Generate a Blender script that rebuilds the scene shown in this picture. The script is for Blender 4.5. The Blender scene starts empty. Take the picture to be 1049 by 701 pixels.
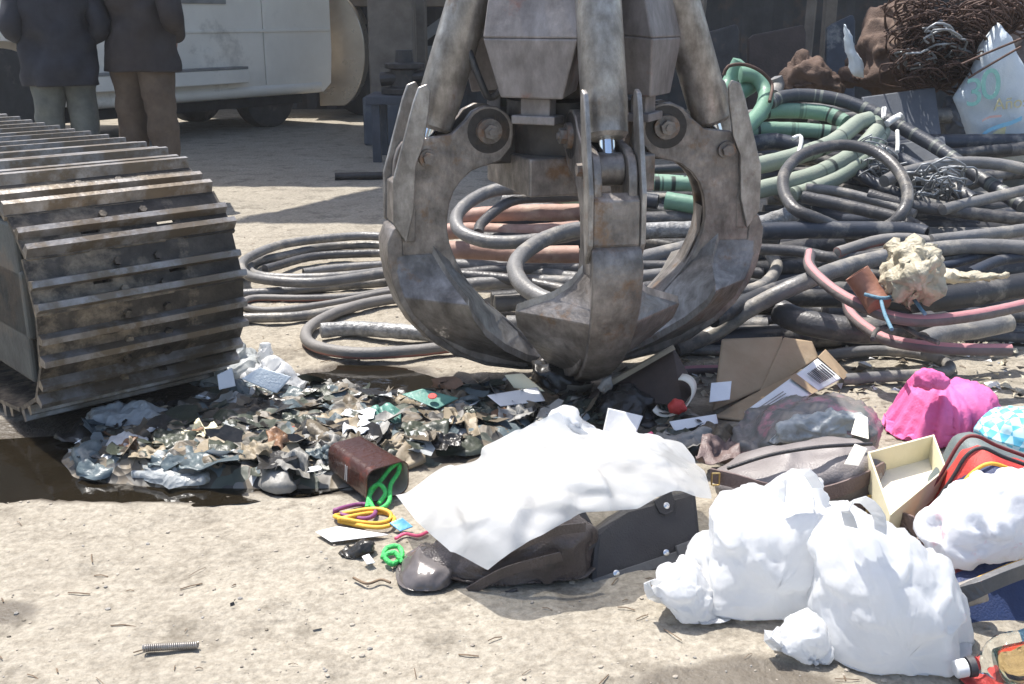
import bpy, bmesh, math, random
import numpy as np
from mathutils import Vector, Matrix, noise as mnoise

random.seed(7); np.random.seed(7)
scene = bpy.context.scene
COL = scene.collection
R = math.radians

# ------------------------------------------------------------------ camera, sky, sun, exposure
F_PX, CAM_H, HORIZON = 1100.0, 1.16, 19.0
TH = math.atan((350.5 - HORIZON) / F_PX)
cam_data = bpy.data.cameras.new('camera')
cam_data.sensor_width = 36.0
cam_data.lens = 36.0 * F_PX / 1049.0
cam_data.clip_start = 0.05
cam_data.clip_end = 600
cam = bpy.data.objects.new('camera', cam_data)
cam.location = (0, 0, CAM_H)
cam.rotation_euler = (math.pi / 2 - TH, 0, 0)
COL.objects.link(cam)
scene.camera = cam

SUN_TO = Vector((-0.26, 0.30, 0.92)).normalized()
world = bpy.data.worlds.new('World'); scene.world = world; world.use_nodes = True
wn = world.node_tree.nodes; wl = world.node_tree.links
bg = wn['Background']; sky = wn.new('ShaderNodeTexSky')
sky.sky_type = 'NISHITA'; sky.sun_disc = False
sky.sun_elevation = math.asin(SUN_TO.z)
sky.sun_rotation = math.atan2(SUN_TO.x, SUN_TO.y)
sky.dust_density = 2.5; sky.air_density = 1.0
wl.new(sky.outputs[0], bg.inputs[0]); bg.inputs[1].default_value = 0.15
sd = bpy.data.lights.new('sun', 'SUN'); sd.energy = 4.6; sd.angle = R(0.5); sd.color = (1.0, 0.955, 0.89)
so = bpy.data.objects.new('sun', sd); COL.objects.link(so)
so.rotation_euler = (-SUN_TO).to_track_quat('-Z', 'Y').to_euler()
so.location = (-4, 6, 9)
vs = scene.view_settings
vs.view_transform = 'Standard'; vs.look = 'None'; vs.gamma = 1; vs.use_curve_mapping = False
vs.exposure = 0.85
scene.render.engine = 'CYCLES'

# ------------------------------------------------------------------ layout helpers
def ray(x, y):
    u = (x - 524.5) / F_PX; v = (y - 350.5) / F_PX
    return Vector((u, math.cos(TH) - v * math.sin(TH), -math.sin(TH) - v * math.cos(TH)))
def G(x, y, z=0.0):
    d = ray(x, y); t = (z - CAM_H) / d.z
    return Vector((d.x * t, d.y * t, z))
def PY(x, y, Y):
    d = ray(x, y); t = Y / d.y
    return Vector((d.x * t, Y, CAM_H + d.z * t))
def heapY(y):
    return float(np.interp(y, [90, 100, 180, 240, 300, 345, 372, 400], [5.95, 5.85, 5.25, 4.75, 4.25, 3.9, 3.65, 3.32]))

# ------------------------------------------------------------------ object helpers
ORG = {}
def tag(o, label=None, cat=None, group=None, kind=None):
    if label: o['label'] = label
    if cat: o['category'] = cat
    if group: o['group'] = group
    if kind: o['kind'] = kind
    return o
def thing(name, loc, label, cat, group=None):
    o = bpy.data.objects.new(name, None); COL.objects.link(o)
    o.empty_display_size = 0.1
    o.location = loc; ORG[o.name] = Vector(loc)
    return tag(o, label, cat, group)

class MB:
    def __init__(s): s.v = []; s.f = []; s.m = []; s.uv = {}
    def add(s, vs_, fs, mi=0, uv=None):
        b = len(s.v); s.v += [tuple(p) for p in vs_]
        for k, f in enumerate(fs):
            if uv: s.uv[len(s.f)] = uv[k]
            s.f.append(tuple(i + b for i in f)); s.m.append(mi)
        return s
    def box(s, c, size, M=None, mi=0):
        hx, hy, hz = size[0] / 2, size[1] / 2, size[2] / 2
        P = [Vector((x, y, z)) for z in (-hz, hz) for x, y in ((-hx, -hy), (hx, -hy), (hx, hy), (-hx, hy))]
        P = [(M @ p if M else p) + Vector(c) for p in P]
        return s.add(P, [(3, 2, 1, 0), (4, 5, 6, 7), (0, 1, 5, 4), (1, 2, 6, 5), (2, 3, 7, 6), (3, 0, 4, 7)], mi)
    def hexa(s, P, mi=0):          # 8 points: bottom ring then top ring
        return s.add(P, [(3, 2, 1, 0), (4, 5, 6, 7), (0, 1, 5, 4), (1, 2, 6, 5), (2, 3, 7, 6), (3, 0, 4, 7)], mi)
    def slab(s, q, t, mi=0):       # a thick quad/polygon: q points, t thickness vector
        n = len(q); q = [Vector(p) for p in q]; t = Vector(t)
        fs = [tuple(range(n))[::-1], tuple(range(n, 2 * n))] + [(i, (i + 1) % n, n + (i + 1) % n, n + i) for i in range(n)]
        return s.add(q + [p + t for p in q], fs, mi)
    def cyl(s, a, b, r0, r1=None, n=16, mi=0):
        a, b = Vector(a), Vector(b); r1 = r0 if r1 is None else r1
        d = (b - a).normalized(); u = d.orthogonal().normalized(); w = d.cross(u)
        P = []
        for c, r in ((a, r0), (b, r1)):
            P += [c + (u * math.cos(2 * math.pi * i / n) + w * math.sin(2 * math.pi * i / n)) * r for i in range(n)]
        fs = [(i, (i + 1) % n, n + (i + 1) % n, n + i) for i in range(n)] + [tuple(range(n))[::-1], tuple(range(n, 2 * n))]
        return s.add(P, fs, mi)
    def lathe(s, a, d, prof, n=24, mi=0):   # prof: list of (t along d, radius)
        a = Vector(a); d = Vector(d).normalized(); u = d.orthogonal().normalized(); w = d.cross(u)
        P = []
        for t, r in prof:
            P += [a + d * t + (u * math.cos(2 * math.pi * i / n) + w * math.sin(2 * math.pi * i / n)) * r for i in range(n)]
        fs = []
        for k in range(len(prof) - 1):
            fs += [(k * n + i, k * n + (i + 1) % n, (k + 1) * n + (i + 1) % n, (k + 1) * n + i) for i in range(n)]
        if prof[0][1] > 1e-4: fs.append(tuple(range(n))[::-1])
        if prof[-1][1] > 1e-4: fs.append(tuple(range((len(prof) - 1) * n, len(prof) * n)))
        return s.add(P, fs, mi)
    def prism(s, poly, M, h0, h1, mi=0):    # poly in local xy, extruded in local z from h0 to h1, placed by matrix M
        n = len(poly)
        P = [M @ Vector((x, y, h0)) for x, y in poly] + [M @ Vector((x, y, h1)) for x, y in poly]
        fs = [tuple(range(n))[::-1], tuple(range(n, 2 * n))] + [(i, (i + 1) % n, n + (i + 1) % n, n + i) for i in range(n)]
        return s.add(P, fs, mi)
    def tube(s, pts, r, n=10, step=None, open_a=False, open_b=False, mi=0, closed=False, wob=0.0):
        C = spline(pts, step or r * 1.2, closed)
        m = len(C); rr = r if callable(r) else (lambda t: r)
        T = []
        for i in range(m):
            a = C[(i - 1) % m] if closed else C[max(i - 1, 0)]
            b = C[(i + 1) % m] if closed else C[min(i + 1, m - 1)]
            T.append((b - a).normalized())
        u = T[0].orthogonal().normalized()
        if abs(T[0].z) < .9: u = T[0].cross(Vector((0, 0, 1))).normalized()
        V = []; L = 0.0; Ls = []
        for i in range(m):
            u = (u - T[i] * u.dot(T[i])).normalized(); w = T[i].cross(u)
            if i: L += (C[i] - C[i - 1]).length
            Ls.append(L)
            rad = rr(i / max(1, m - 1)) if callable(r) else r * (1 + wob * math.sin(L * 31 + i * 1.7))
            V += [C[i] + (u * math.cos(2 * math.pi * k / n) + w * math.sin(2 * math.pi * k / n)) * rad for k in range(n)]
        fs = []; uv = []
        rng = range(m) if closed else range(m - 1)
        for i in rng:
            j = (i + 1) % m
            for k in range(n):
                k2 = (k + 1) % n
                fs.append((i * n + k, i * n + k2, j * n + k2, j * n + k))
                l2 = Ls[j] if j else Ls[i] + (C[0] - C[i]).length
                uv.append([(Ls[i], k / n), (Ls[i], (k + 1) / n), (l2, (k + 1) / n), (l2, k / n)])
        s.add(V, fs, mi, uv)
        if not closed:
            r0 = r(0) if callable(r) else r; r1 = r(1) if callable(r) else r
            for idx, dirn, op, rad in ((0, 1, open_a, r0), (m - 1, -1, open_b, r1)):
                base = V[idx * n:(idx + 1) * n]; c = C[idx]; t = T[idx] * dirn
                if op:
                    inner = [c + (p - c) * .74 for p in base]; deep = [p + t * rad * 3 for p in inner]
                    P = list(base) + inner + deep
                    ff = []
                    for k in range(n):
                        k2 = (k + 1) % n
                        ff += [(k, n + k, n + k2, k2), (n + k, 2 * n + k, 2 * n + k2, n + k2)]
                    ff.append(tuple(range(2 * n, 3 * n)))
                    s.add(P, ff, mi)
                else:
                    s.add(list(base) + [c - t * rad * .25], [(k, (k + 1) % n, n) for k in range(n)], mi)
        return s

def spline(pts, step, closed=False):
    P = [Vector(p) for p in pts]; n = len(P)
    if n == 2:
        k = max(2, int((P[1] - P[0]).length / (step * 3)))
        return [P[0].lerp(P[1], i / k) for i in range(k + 1)]
    out = []
    rng = range(n) if closed else range(n - 1)
    for i in rng:
        if closed: p0, p1, p2, p3 = P[i - 1], P[i], P[(i + 1) % n], P[(i + 2) % n]
        else: p0, p1, p2, p3 = P[max(i - 1, 0)], P[i], P[i + 1], P[min(i + 2, n - 1)]
        if not closed and i == 0: p0 = p1 * 2 - p2
        if not closed and i == n - 2: p3 = p2 * 2 - p1
        k = max(1, int((p2 - p1).length / step))
        for j in range(k):
            t = j / k
            out.append(.5 * ((2 * p1) + (p2 - p0) * t + (2 * p0 - 5 * p1 + 4 * p2 - p3) * t * t + (3 * p1 - p0 - 3 * p2 + p3) * t ** 3))
    if not closed: out.append(P[-1].copy())
    return out

def mk(name, mb, mats, parent=None, smooth=False, bevel=0, local=False, subsurf=0):
    """link the collected shape as one mesh object; world coordinates unless local"""
    if not isinstance(mats, (list, tuple)): mats = [mats]
    me = bpy.data.meshes.new(name)
    V = np.array([tuple(p) for p in mb.v], dtype=float)
    if parent is not None: org = world_org(parent)
    else: org = Vector(((V[:, 0].min() + V[:, 0].max()) / 2, (V[:, 1].min() + V[:, 1].max()) / 2, V[:, 2].min()))
    if not local: V = V - np.array(org)
    me.from_pydata([tuple(p) for p in V], [], mb.f)
    for m in mats: me.materials.append(m)
    if len(mats) > 1: me.polygons.foreach_set('material_index', mb.m)
    if mb.uv:
        l = me.uv_layers.new(name='UVMap')
        for fi, uvs in mb.uv.items():
            st = me.polygons[fi].loop_start
            for k, q in enumerate(uvs): l.data[st + k].uv = q
    if smooth:
        me.polygons.foreach_set('use_smooth', [True] * len(me.polygons))
        if smooth == 'auto': me.set_sharp_from_angle(angle=R(38))
    me.update()
    o = bpy.data.objects.new(name, me); COL.objects.link(o)
    if parent is not None:
        o.parent = parent; ORG[o.name] = org
    elif not local:
        o.location = org; ORG[o.name] = org
    if bevel:
        b = o.modifiers.new('bevel', 'BEVEL'); b.width = bevel; b.segments = 2; b.limit_method = 'ANGLE'; b.angle_limit = R(35)
    if subsurf:
        b = o.modifiers.new('sub', 'SUBSURF'); b.levels = subsurf; b.render_levels = subsurf
    return o
def world_org(o): return ORG.get(o.name, Vector((0, 0, 0)))
def inst(name, me, M, parent):
    """an instance of a shared mesh at world matrix M under a parent whose own axes are the world's"""
    o = bpy.data.objects.new(name, me); COL.objects.link(o); o.parent = parent
    o.matrix_local = Matrix.Translation(-world_org(parent)) @ M
    ORG[o.name] = Vector((0, 0, 0))
    return o

# ------------------------------------------------------------------ procedural materials
def M(name, c1, c2=None, rough=.6, metal=0.0, scale=8, bump=.25, bscale=60, c3=None, t3=.58, s3=3.0, spec=.5,
      coord='Object', trans=0.0, transl=0.0, ior=1.45, alpha=1.0, rvar=.15, sheen=0.0, coat=0.0, crease=0.0, cscale=9.0, streak=None):
    m = bpy.data.materials.new(name); m.use_nodes = True
    n = m.node_tree.nodes; l = m.node_tree.links
    p = n['Principled BSDF']; tc = n.new('ShaderNodeTexCoord'); src = tc.outputs[coord]
    c2 = c2 or tuple(min(1, k * .72) for k in c1)
    a = n.new('ShaderNodeTexNoise'); a.inputs['Scale'].default_value = scale; a.inputs['Detail'].default_value = 8; a.inputs['Roughness'].default_value = .62
    l.new(src, a.inputs['Vector'])
    rp = n.new('ShaderNodeValToRGB'); rp.color_ramp.elements[0].position = .36; rp.color_ramp.elements[1].position = .66
    rp.color_ramp.elements[0].color = (*c1, 1); rp.color_ramp.elements[1].color = (*c2, 1)
    l.new(a.outputs['Fac'], rp.inputs[0]); colr = rp.outputs[0]
    if c3:
        b = n.new('ShaderNodeTexNoise'); b.inputs['Scale'].default_value = s3; b.inputs['Detail'].default_value = 9; b.inputs['Roughness'].default_value = .68
        mp = n.new('ShaderNodeMapping'); mp.inputs['Location'].default_value = (3.1, 7.7, 1.3); l.new(src, mp.inputs[0]); l.new(mp.outputs[0], b.inputs['Vector'])
        r3 = n.new('ShaderNodeValToRGB'); r3.color_ramp.elements[0].position = t3 - .05; r3.color_ramp.elements[1].position = t3 + .06
        l.new(b.outputs['Fac'], r3.inputs[0])
        mx = n.new('ShaderNodeMixRGB'); l.new(r3.outputs[0], mx.inputs[0]); l.new(colr, mx.inputs[1]); mx.inputs[2].default_value = (*c3, 1)
        colr = mx.outputs[0]
    if streak:
        mp2 = n.new('ShaderNodeMapping'); mp2.inputs['Scale'].default_value = streak; mp2.inputs['Rotation'].default_value = (.2, .35, .1); l.new(src, mp2.inputs[0])
        sn = n.new('ShaderNodeTexNoise'); sn.inputs['Scale'].default_value = 1; sn.inputs['Detail'].default_value = 7; sn.inputs['Roughness'].default_value = .7; l.new(mp2.outputs[0], sn.inputs['Vector'])
        sr = n.new('ShaderNodeValToRGB'); sr.color_ramp.elements[0].position = .34; sr.color_ramp.elements[0].color = (.5, .47, .44, 1); sr.color_ramp.elements[1].position = .66; sr.color_ramp.elements[1].color = (1.5, 1.5, 1.5, 1)
        l.new(sn.outputs['Fac'], sr.inputs[0]); m2 = n.new('ShaderNodeMixRGB'); m2.blend_type = 'MULTIPLY'; m2.inputs[0].default_value = .55; l.new(colr, m2.inputs[1]); l.new(sr.outputs[0], m2.inputs[2]); colr = m2.outputs[0]
    l.new(colr, p.inputs['Base Color'])
    p.inputs['Metallic'].default_value = metal; p.inputs['Specular IOR Level'].default_value = spec
    p.inputs['Transmission Weight'].default_value = trans; p.inputs['IOR'].default_value = ior; p.inputs['Alpha'].default_value = alpha
    p.inputs['Coat Weight'].default_value = coat
    if rvar:
        mr = n.new('ShaderNodeMapRange'); mr.inputs[3].default_value = max(.03, rough - rvar); mr.inputs[4].default_value = min(1, rough + rvar)
        l.new(a.outputs['Fac'], mr.inputs[0]); l.new(mr.outputs[0], p.inputs['Roughness'])
    else: p.inputs['Roughness'].default_value = rough
    if bump:
        q = n.new('ShaderNodeTexNoise'); q.inputs['Scale'].default_value = bscale; q.inputs['Detail'].default_value = 6
        l.new(src, q.inputs['Vector'])
        bp = n.new('ShaderNodeBump'); bp.inputs['Strength'].default_value = bump; bp.inputs['Distance'].default_value = .01
        l.new(q.outputs['Fac'], bp.inputs['Height']); l.new(bp.outputs[0], p.inputs['Normal'])
        if crease:
            wd = n.new('ShaderNodeMixRGB'); wd.blend_type = 'ADD'; wd.inputs[0].default_value = .35; l.new(src, wd.inputs[1])
            wn_ = n.new('ShaderNodeTexNoise'); wn_.inputs['Scale'].default_value = cscale * .5; l.new(src, wn_.inputs['Vector']); l.new(wn_.outputs['Color'], wd.inputs[2])
            prev = bp
            for sc_, st_ in ((cscale, crease), (cscale * 2.7, crease * .7)):
                vo = n.new('ShaderNodeTexVoronoi'); vo.inputs['Scale'].default_value = sc_; l.new(wd.outputs[0], vo.inputs['Vector'])
                b2 = n.new('ShaderNodeBump'); b2.inputs['Strength'].default_value = st_; b2.inputs['Distance'].default_value = .03
                l.new(vo.outputs['Distance'], b2.inputs['Height']); l.new(prev.outputs[0], b2.inputs['Normal']); prev = b2
            l.new(prev.outputs[0], p.inputs['Normal'])
    if transl:
        t = n.new('ShaderNodeBsdfTranslucent'); l.new(colr, t.inputs[0])
        ms = n.new('ShaderNodeMixShader'); ms.inputs[0].default_value = transl
        l.new(p.outputs[0], ms.inputs[1]); l.new(t.outputs[0], ms.inputs[2])
        l.new(ms.outputs[0], n['Material Output'].inputs[0])
    m['colour_socket'] = 1
    return m

def stripe_mat(name, base, dust, stripe, mode, rough=.6, freq=20.0, lo=.5, hi=.6):
    """a hose material: dusty base with bands along the length (mode 'along') or one line down its side (mode 'side')"""
    m = M(name, base, dust, rough=rough, scale=10, bump=.2, bscale=90)
    n = m.node_tree.nodes; l = m.node_tree.links; p = n['Principled BSDF']
    old = p.inputs['Base Color'].links[0].from_socket
    uv = n.new('ShaderNodeUVMap'); sp = n.new('ShaderNodeSeparateXYZ'); l.new(uv.outputs[0], sp.inputs[0])
    rp = n.new('ShaderNodeValToRGB')
    if mode == 'along':
        ns = n.new('ShaderNodeTexNoise'); ns.noise_dimensions = '1D'; ns.inputs['Scale'].default_value = freq; ns.inputs['Detail'].default_value = 2
        l.new(sp.outputs[0], ns.inputs['W']); l.new(ns.outputs['Fac'], rp.inputs[0])
        rp.color_ramp.elements[0].position = lo; rp.color_ramp.elements[1].position = hi
    else:
        rp.color_ramp.interpolation = 'CONSTANT'; l.new(sp.outputs[1], rp.inputs[0])
        rp.color_ramp.elements[0].position = 0; rp.color_ramp.elements[0].color = (0, 0, 0, 1)
        rp.color_ramp.elements[1].position = lo; rp.color_ramp.elements[1].color = (1, 1, 1, 1)
        e = rp.color_ramp.elements.new(hi); e.color = (0, 0, 0, 1)
    mx = n.new('ShaderNodeMixRGB'); l.new(rp.outputs[0], mx.inputs[0]); l.new(old, mx.inputs[1]); mx.inputs[2].default_value = (*stripe, 1)
    l.new(mx.outputs[0], p.inputs['Base Color'])
    return m

MT = {}
MT['steel'] = M('worn_steel', (.285, .258, .235), (.120, .108, .098), rough=.41, metal=.45, scale=11, bump=.35, bscale=45, c3=(.19, .125, .08), t3=.62, s3=9, streak=(26, 26, 11))
MT['steel_light'] = M('scuffed_steel', (.36, .342, .32), (.20, .185, .168), rough=.42, metal=.55, scale=14, bump=.15, bscale=50, c3=(.20, .13, .08), t3=.65, s3=9, streak=(30, 30, 12))
MT['steel_grey'] = M('grey_painted_steel', (.25, .23, .222), (.175, .158, .152), rough=.5, metal=.2, scale=6, bump=.15, bscale=40, c3=(.24, .12, .09), t3=.66, s3=6, streak=(20, 20, 9))
MT['steel_dark'] = M('greasy_steel', (.050, .045, .042), (.026, .023, .021), rough=.45, metal=.2, scale=12, bump=.3, bscale=40, c3=(.10, .07, .05), t3=.62, s3=6)
MT['chrome'] = M('polished_rod', (.75, .78, .82), (.7, .72, .75), rough=.12, metal=1.0, bump=0, rvar=.04)
MT['bolt'] = M('bolt_steel', (.24, .22, .20), (.13, .112, .098), rough=.45, metal=.4, scale=30, c3=(.20, .12, .075), t3=.60, s3=14)
MT['shoe'] = M('track_shoe_steel', (.080, .069, .057), (.030, .026, .022), rough=.55, metal=.25, scale=12, bump=.5, bscale=40, c3=(.25, .205, .15), t3=.53, s3=5, streak=(9, 9, 40))
MT['grouser'] = M('worn_grouser_edge', (.32, .31, .30), (.18, .165, .15), rough=.38, metal=.45, scale=14, bump=.2, bscale=60, c3=(.15, .122, .09), t3=.53, s3=7)
MT['track_paint'] = M('dusty_track_frame', (.10, .105, .095), (.055, .055, .05), rough=.7, scale=6, bump=.3, c3=(.15, .12, .09), t3=.58)
MT['rub'] = M('dusty_black_rubber', (.088, .087, .089), (.050, .049, .051), rough=.38, scale=7, bump=.25, bscale=90, c3=(.18, .167, .148), t3=.56, s3=6)
MT['rub_l'] = M('pale_dusty_rubber', (.185, .182, .179), (.118, .116, .114), rough=.42, scale=7, bump=.25, bscale=90, c3=(.29, .27, .235), t3=.55, s3=6)
MT['rub_d'] = M('black_rubber', (.045, .046, .050), (.026, .027, .030), rough=.42, scale=9, bump=.15, bscale=90, c3=(.17, .16, .145), t3=.56, s3=6)
MT['rub_b'] = M('blue_black_rubber', (.045, .052, .068), (.026, .030, .040), rough=.40, scale=8, bump=.15, bscale=90, c3=(.18, .175, .165), t3=.56, s3=6)
MT['green_hose'] = stripe_mat('green_ribbed_hose', (.15, .27, .195), (.19, .29, .22), (.020, .030, .026), 'along', freq=16, lo=.56, hi=.62)
MT['green_plain'] = M('pale_green_plastic', (.155, .285, .205), (.12, .22, .16), rough=.45, scale=9, bump=.15, c3=(.06, .09, .07), t3=.68, s3=12)
MT['green_grey'] = stripe_mat('grey_green_hose', (.205, .25, .20), (.25, .275, .225), (.03, .04, .036), 'along', freq=13, lo=.60, hi=.66)
MT['print_hose'] = stripe_mat('black_hose_with_print', (.040, .046, .058), (.062, .064, .07), (.16, .17, .15), 'along', freq=26, lo=.58, hi=.62, rough=.42)
MT['pink_hose'] = stripe_mat('black_hose_red_stripe', (.10, .085, .085), (.17, .15, .145), (.42, .19, .20), 'side', lo=.70, hi=.88)
MT['pink_thin'] = stripe_mat('grey_hose_red_line', (.15, .145, .14), (.20, .19, .18), (.30, .14, .12), 'side', lo=.06, hi=.20)
MT['terra'] = M('terracotta_plastic', (.40, .25, .20), (.30, .185, .145), rough=.6, scale=14, bump=.2, c3=(.48, .36, .28), t3=.6)
MT['copper'] = M('brown_pipe', (.30, .145, .10), (.22, .10, .07), rough=.5, scale=12)
MT['wrapf'] = M('grey_tape_wrap', (.34, .34, .335), (.12, .12, .12), rough=.35, scale=26, bump=.6, bscale=70)
MT['film'] = M('white_plastic_film', (.82, .83, .84), (.76, .775, .79), rough=.28, scale=6, bump=.12, bscale=40, transl=.52, rvar=.1, crease=.10, cscale=9)
MT['film_thin'] = M('thin_see_through_film', (.80, .815, .82), (.72, .74, .75), rough=.25, scale=5, bump=.12, bscale=40, transl=.45, rvar=.1, crease=.14, cscale=7)
_n, _l = MT['film_thin'].node_tree.nodes, MT['film_thin'].node_tree.links; _o = _n['Material Output']; _s = _o.inputs[0].links[0].from_socket
_t = _n.new('ShaderNodeBsdfTransparent'); _m = _n.new('ShaderNodeMixShader'); _m.inputs[0].default_value = .24; _l.new(_s, _m.inputs[1]); _l.new(_t.outputs[0], _m.inputs[2]); _l.new(_m.outputs[0], _o.inputs[0])
MT['film_grey'] = M('grey_plastic_film', (.55, .58, .58), (.40, .42, .42), rough=.3, scale=9, bump=.2, transl=.3, c3=(.30, .28, .22), t3=.62, s3=7, crease=.3, cscale=12)
MT['paper'] = M('white_paper', (.80, .80, .80), (.72, .72, .71), rough=.8, scale=8, bump=.1, transl=.12)
MT['card'] = M('brown_cardboard', (.34, .255, .165), (.275, .20, .125), rough=.85, scale=7, bump=.25, bscale=30, c3=(.40, .33, .24), t3=.6)
MT['card_label'] = M('printed_white_card', (.72, .74, .75), (.62, .65, .67), rough=.6, scale=10, bump=.1)
MT['pink'] = M('pink_fabric', (.80, .17, .40), (.70, .125, .33), rough=.7, scale=9, bump=.25, bscale=160, transl=.12)
MT['cream'] = M('cream_card', (.72, .665, .47), (.66, .60, .41), rough=.6, scale=7, bump=.1)
MT['cream_in'] = M('pale_card_lining', (.74, .70, .60), (.70, .655, .55), rough=.7, scale=6, bump=.1)
MT['leather'] = M('brown_leatherette', (.165, .118, .108), (.115, .080, .074), rough=.45, scale=11, bump=.3, bscale=220)
MT['leather_grey'] = M('grey_leatherette', (.215, .195, .190), (.155, .137, .133), rough=.42, scale=10, bump=.25, bscale=220)
MT['satchel'] = M('grey_brown_cloth', (.085, .068, .063), (.050, .040, .037), rough=.30, scale=14, bump=.3, bscale=200)
MT['clear'] = M('grey_vinyl', (.125, .112, .110), (.08, .07, .069), rough=.2, scale=10, bump=.1)
MT['black'] = M('black_leatherette', (.040, .038, .040), (.027, .025, .027), rough=.42, scale=10, bump=.3, bscale=260)
MT['strapgrey'] = M('grey_strap', (.105, .105, .108), (.08, .08, .083), rough=.5, scale=20, bump=.2)
MT['nickel'] = M('nickel', (.75, .76, .76), (.6, .6, .6), rough=.2, metal=1, bump=0)
MT['brass'] = M('brass', (.6, .45, .2), (.45, .33, .15), rough=.3, metal=1, bump=0)
MT['navy'] = M('navy_nylon', (.022, .040, .115), (.016, .028, .080), rough=.55, scale=12, bump=.3, bscale=240)
MT['red'] = M('red_nylon', (.52, .055, .045), (.40, .04, .035), rough=.6, scale=12, bump=.3, bscale=240)
MT['maroon'] = M('maroon_cloth', (.18, .035, .035), (.12, .025, .028), rough=.7, scale=12)
MT['grey_nylon'] = M('grey_green_nylon', (.155, .185, .185), (.11, .135, .135), rough=.5, scale=12, bump=.3, bscale=240)
MT['yellow'] = M('yellow_band', (.75, .44, .06), (.65, .35, .04), rough=.6, scale=30)
MT['purple'] = M('purple_band', (.22, .06, .17), (.16, .04, .13), rough=.6, scale=30)
MT['lime'] = M('green_cord', (.08, .60, .14), (.04, .42, .10), rough=.6, scale=90, bump=.6, bscale=150)
MT['hotpink'] = M('pink_plastic', (.75, .12, .22), (.65, .09, .18), rough=.5, scale=30)
MT['blue'] = M('light_blue_plastic', (.12, .38, .62), (.09, .30, .52), rough=.4, scale=12, transl=.1)
MT['aqua'] = M('pale_blue_check', (.16, .56, .72), (.55, .80, .88), rough=.5, scale=22, transl=.15)
MT['binbrown'] = M('glossy_maroon_card', (.062, .026, .020), (.036, .016, .013), rough=.26, scale=6, c3=(.17, .045, .03), t3=.6, s3=6)
MT['bin_in'] = M('grey_card_lining', (.40, .36, .30), (.32, .285, .235), rough=.7, scale=6)
MT['panel'] = M('dark_brown_board', (.062, .042, .033), (.038, .027, .021), rough=.6, scale=6, bump=.3)
MT['teal'] = M('green_board', (.12, .27, .22), (.08, .20, .17), rough=.4, scale=20, c3=(.3, .36, .3), t3=.66, s3=16)
MT['mud'] = M('muddy_scrap', (.14, .115, .08), (.075, .06, .042), rough=.5, scale=12, bump=.4)
MT['mudgreen'] = M('dark_green_scrap', (.055, .064, .046), (.032, .038, .03), rough=.4, scale=12, bump=.3)
MT['mudblue'] = M('blue_grey_scrap', (.10, .13, .14), (.06, .08, .09), rough=.4, scale=12, bump=.3)
MT['mudblack'] = M('black_scrap', (.030, .028, .026), (.018, .017, .016), rough=.3, scale=12, bump=.3)
MT['mudtan'] = M('tan_scrap', (.29, .24, .165), (.19, .155, .105), rough=.55, scale=12, bump=.3)
MT['mudgrey'] = M('grey_scrap', (.26, .255, .24), (.14, .135, .12), rough=.5, scale=12, bump=.3)
MT['mudorange'] = M('brown_orange_scrap', (.20, .105, .055), (.12, .065, .035), rough=.5, scale=12, bump=.3)
MT['white_van'] = M('dusty_cream_paint', (.78, .73, .64), (.70, .65, .565), rough=.4, scale=2.5, bump=.05, c3=(.47, .43, .37), t3=.62, s3=1.6, coat=.3)
MT['trim'] = M('grey_trim', (.24, .235, .225), (.17, .165, .155), rough=.5, scale=8)
MT['dark'] = M('dark_underbody', (.02, .02, .02), (.012, .012, .012), rough=.8, scale=8)
MT['tyre'] = M('tyre_rubber', (.045, .043, .041), (.03, .029, .028), rough=.75, scale=9, c3=(.11, .095, .08), t3=.6)
MT['tan_steel'] = M('polished_tan_metal', (.46, .41, .345), (.36, .31, .25), rough=.3, metal=.6, scale=4, bump=.05)
MT['jacket_blue'] = M('dark_blue_jacket', (.022, .024, .034), (.013, .014, .020), rough=.75, scale=9, bump=.3, bscale=200)
MT['jacket_brown'] = M('dark_brown_jacket', (.034, .027, .027), (.022, .017, .017), rough=.75, scale=9, bump=.3, bscale=200)
MT['jeans'] = M('faded_green_grey_trousers', (.14, .15, .135), (.085, .092, .085), rough=.85, scale=8, bump=.3, bscale=220)
MT['cords'] = M('brown_trousers', (.125, .092, .066), (.08, .057, .041), rough=.85, scale=8, bump=.3, bscale=220)
MT['stripe_shirt'] = M('grey_mauve_sleeve', (.30, .27, .28), (.2, .18, .19), rough=.8, scale=30)
MT['skin'] = M('skin', (.42, .24, .165), (.38, .21, .145), rough=.5, scale=12, bump=.1)
MT['hair'] = M('dark_hair', (.02, .016, .013), (.012, .01, .008), rough=.6, scale=40)
MT['shoe_leather'] = M('dark_shoe', (.035, .028, .023), (.025, .02, .017), rough=.5)
MT['sack'] = M('brown_sacking', (.105, .066, .048), (.060, .038, .029), rough=.9, scale=6, bump=.5, bscale=120, c3=(.22, .155, .115), t3=.6, s3=3)
MT['sack_white'] = M('white_woven_sack', (.66, .72, .75), (.55, .62, .67), rough=.6, scale=9, bump=.3, bscale=160, transl=.12)
MT['print_green'] = M('green_ink', (.22, .50, .44), (.30, .56, .50), rough=.6, scale=20)
MT['print_blue'] = M('blue_ink', (.20, .48, .66), (.28, .55, .70), rough=.6, scale=20)
MT['print_gold'] = M('gold_ink', (.52, .47, .25), (.60, .56, .38), rough=.6, scale=20)
MT['print_red'] = M('faded_red_ink', (.66, .38, .33), (.66, .5, .45), rough=.6, scale=20)
MT['wire'] = M('rusty_wire', (.10, .058, .045), (.06, .036, .028), rough=.7, metal=.2, scale=12)
MT['wire_grey'] = M('grey_wire', (.32, .34, .36), (.2, .21, .22), rough=.5, metal=.3, scale=12)
MT['slate'] = M('dusty_blue_grey_sheet', (.095, .105, .122), (.065, .072, .083), rough=.6, scale=4, bump=.15, c3=(.18, .175, .17), t3=.6)
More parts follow.
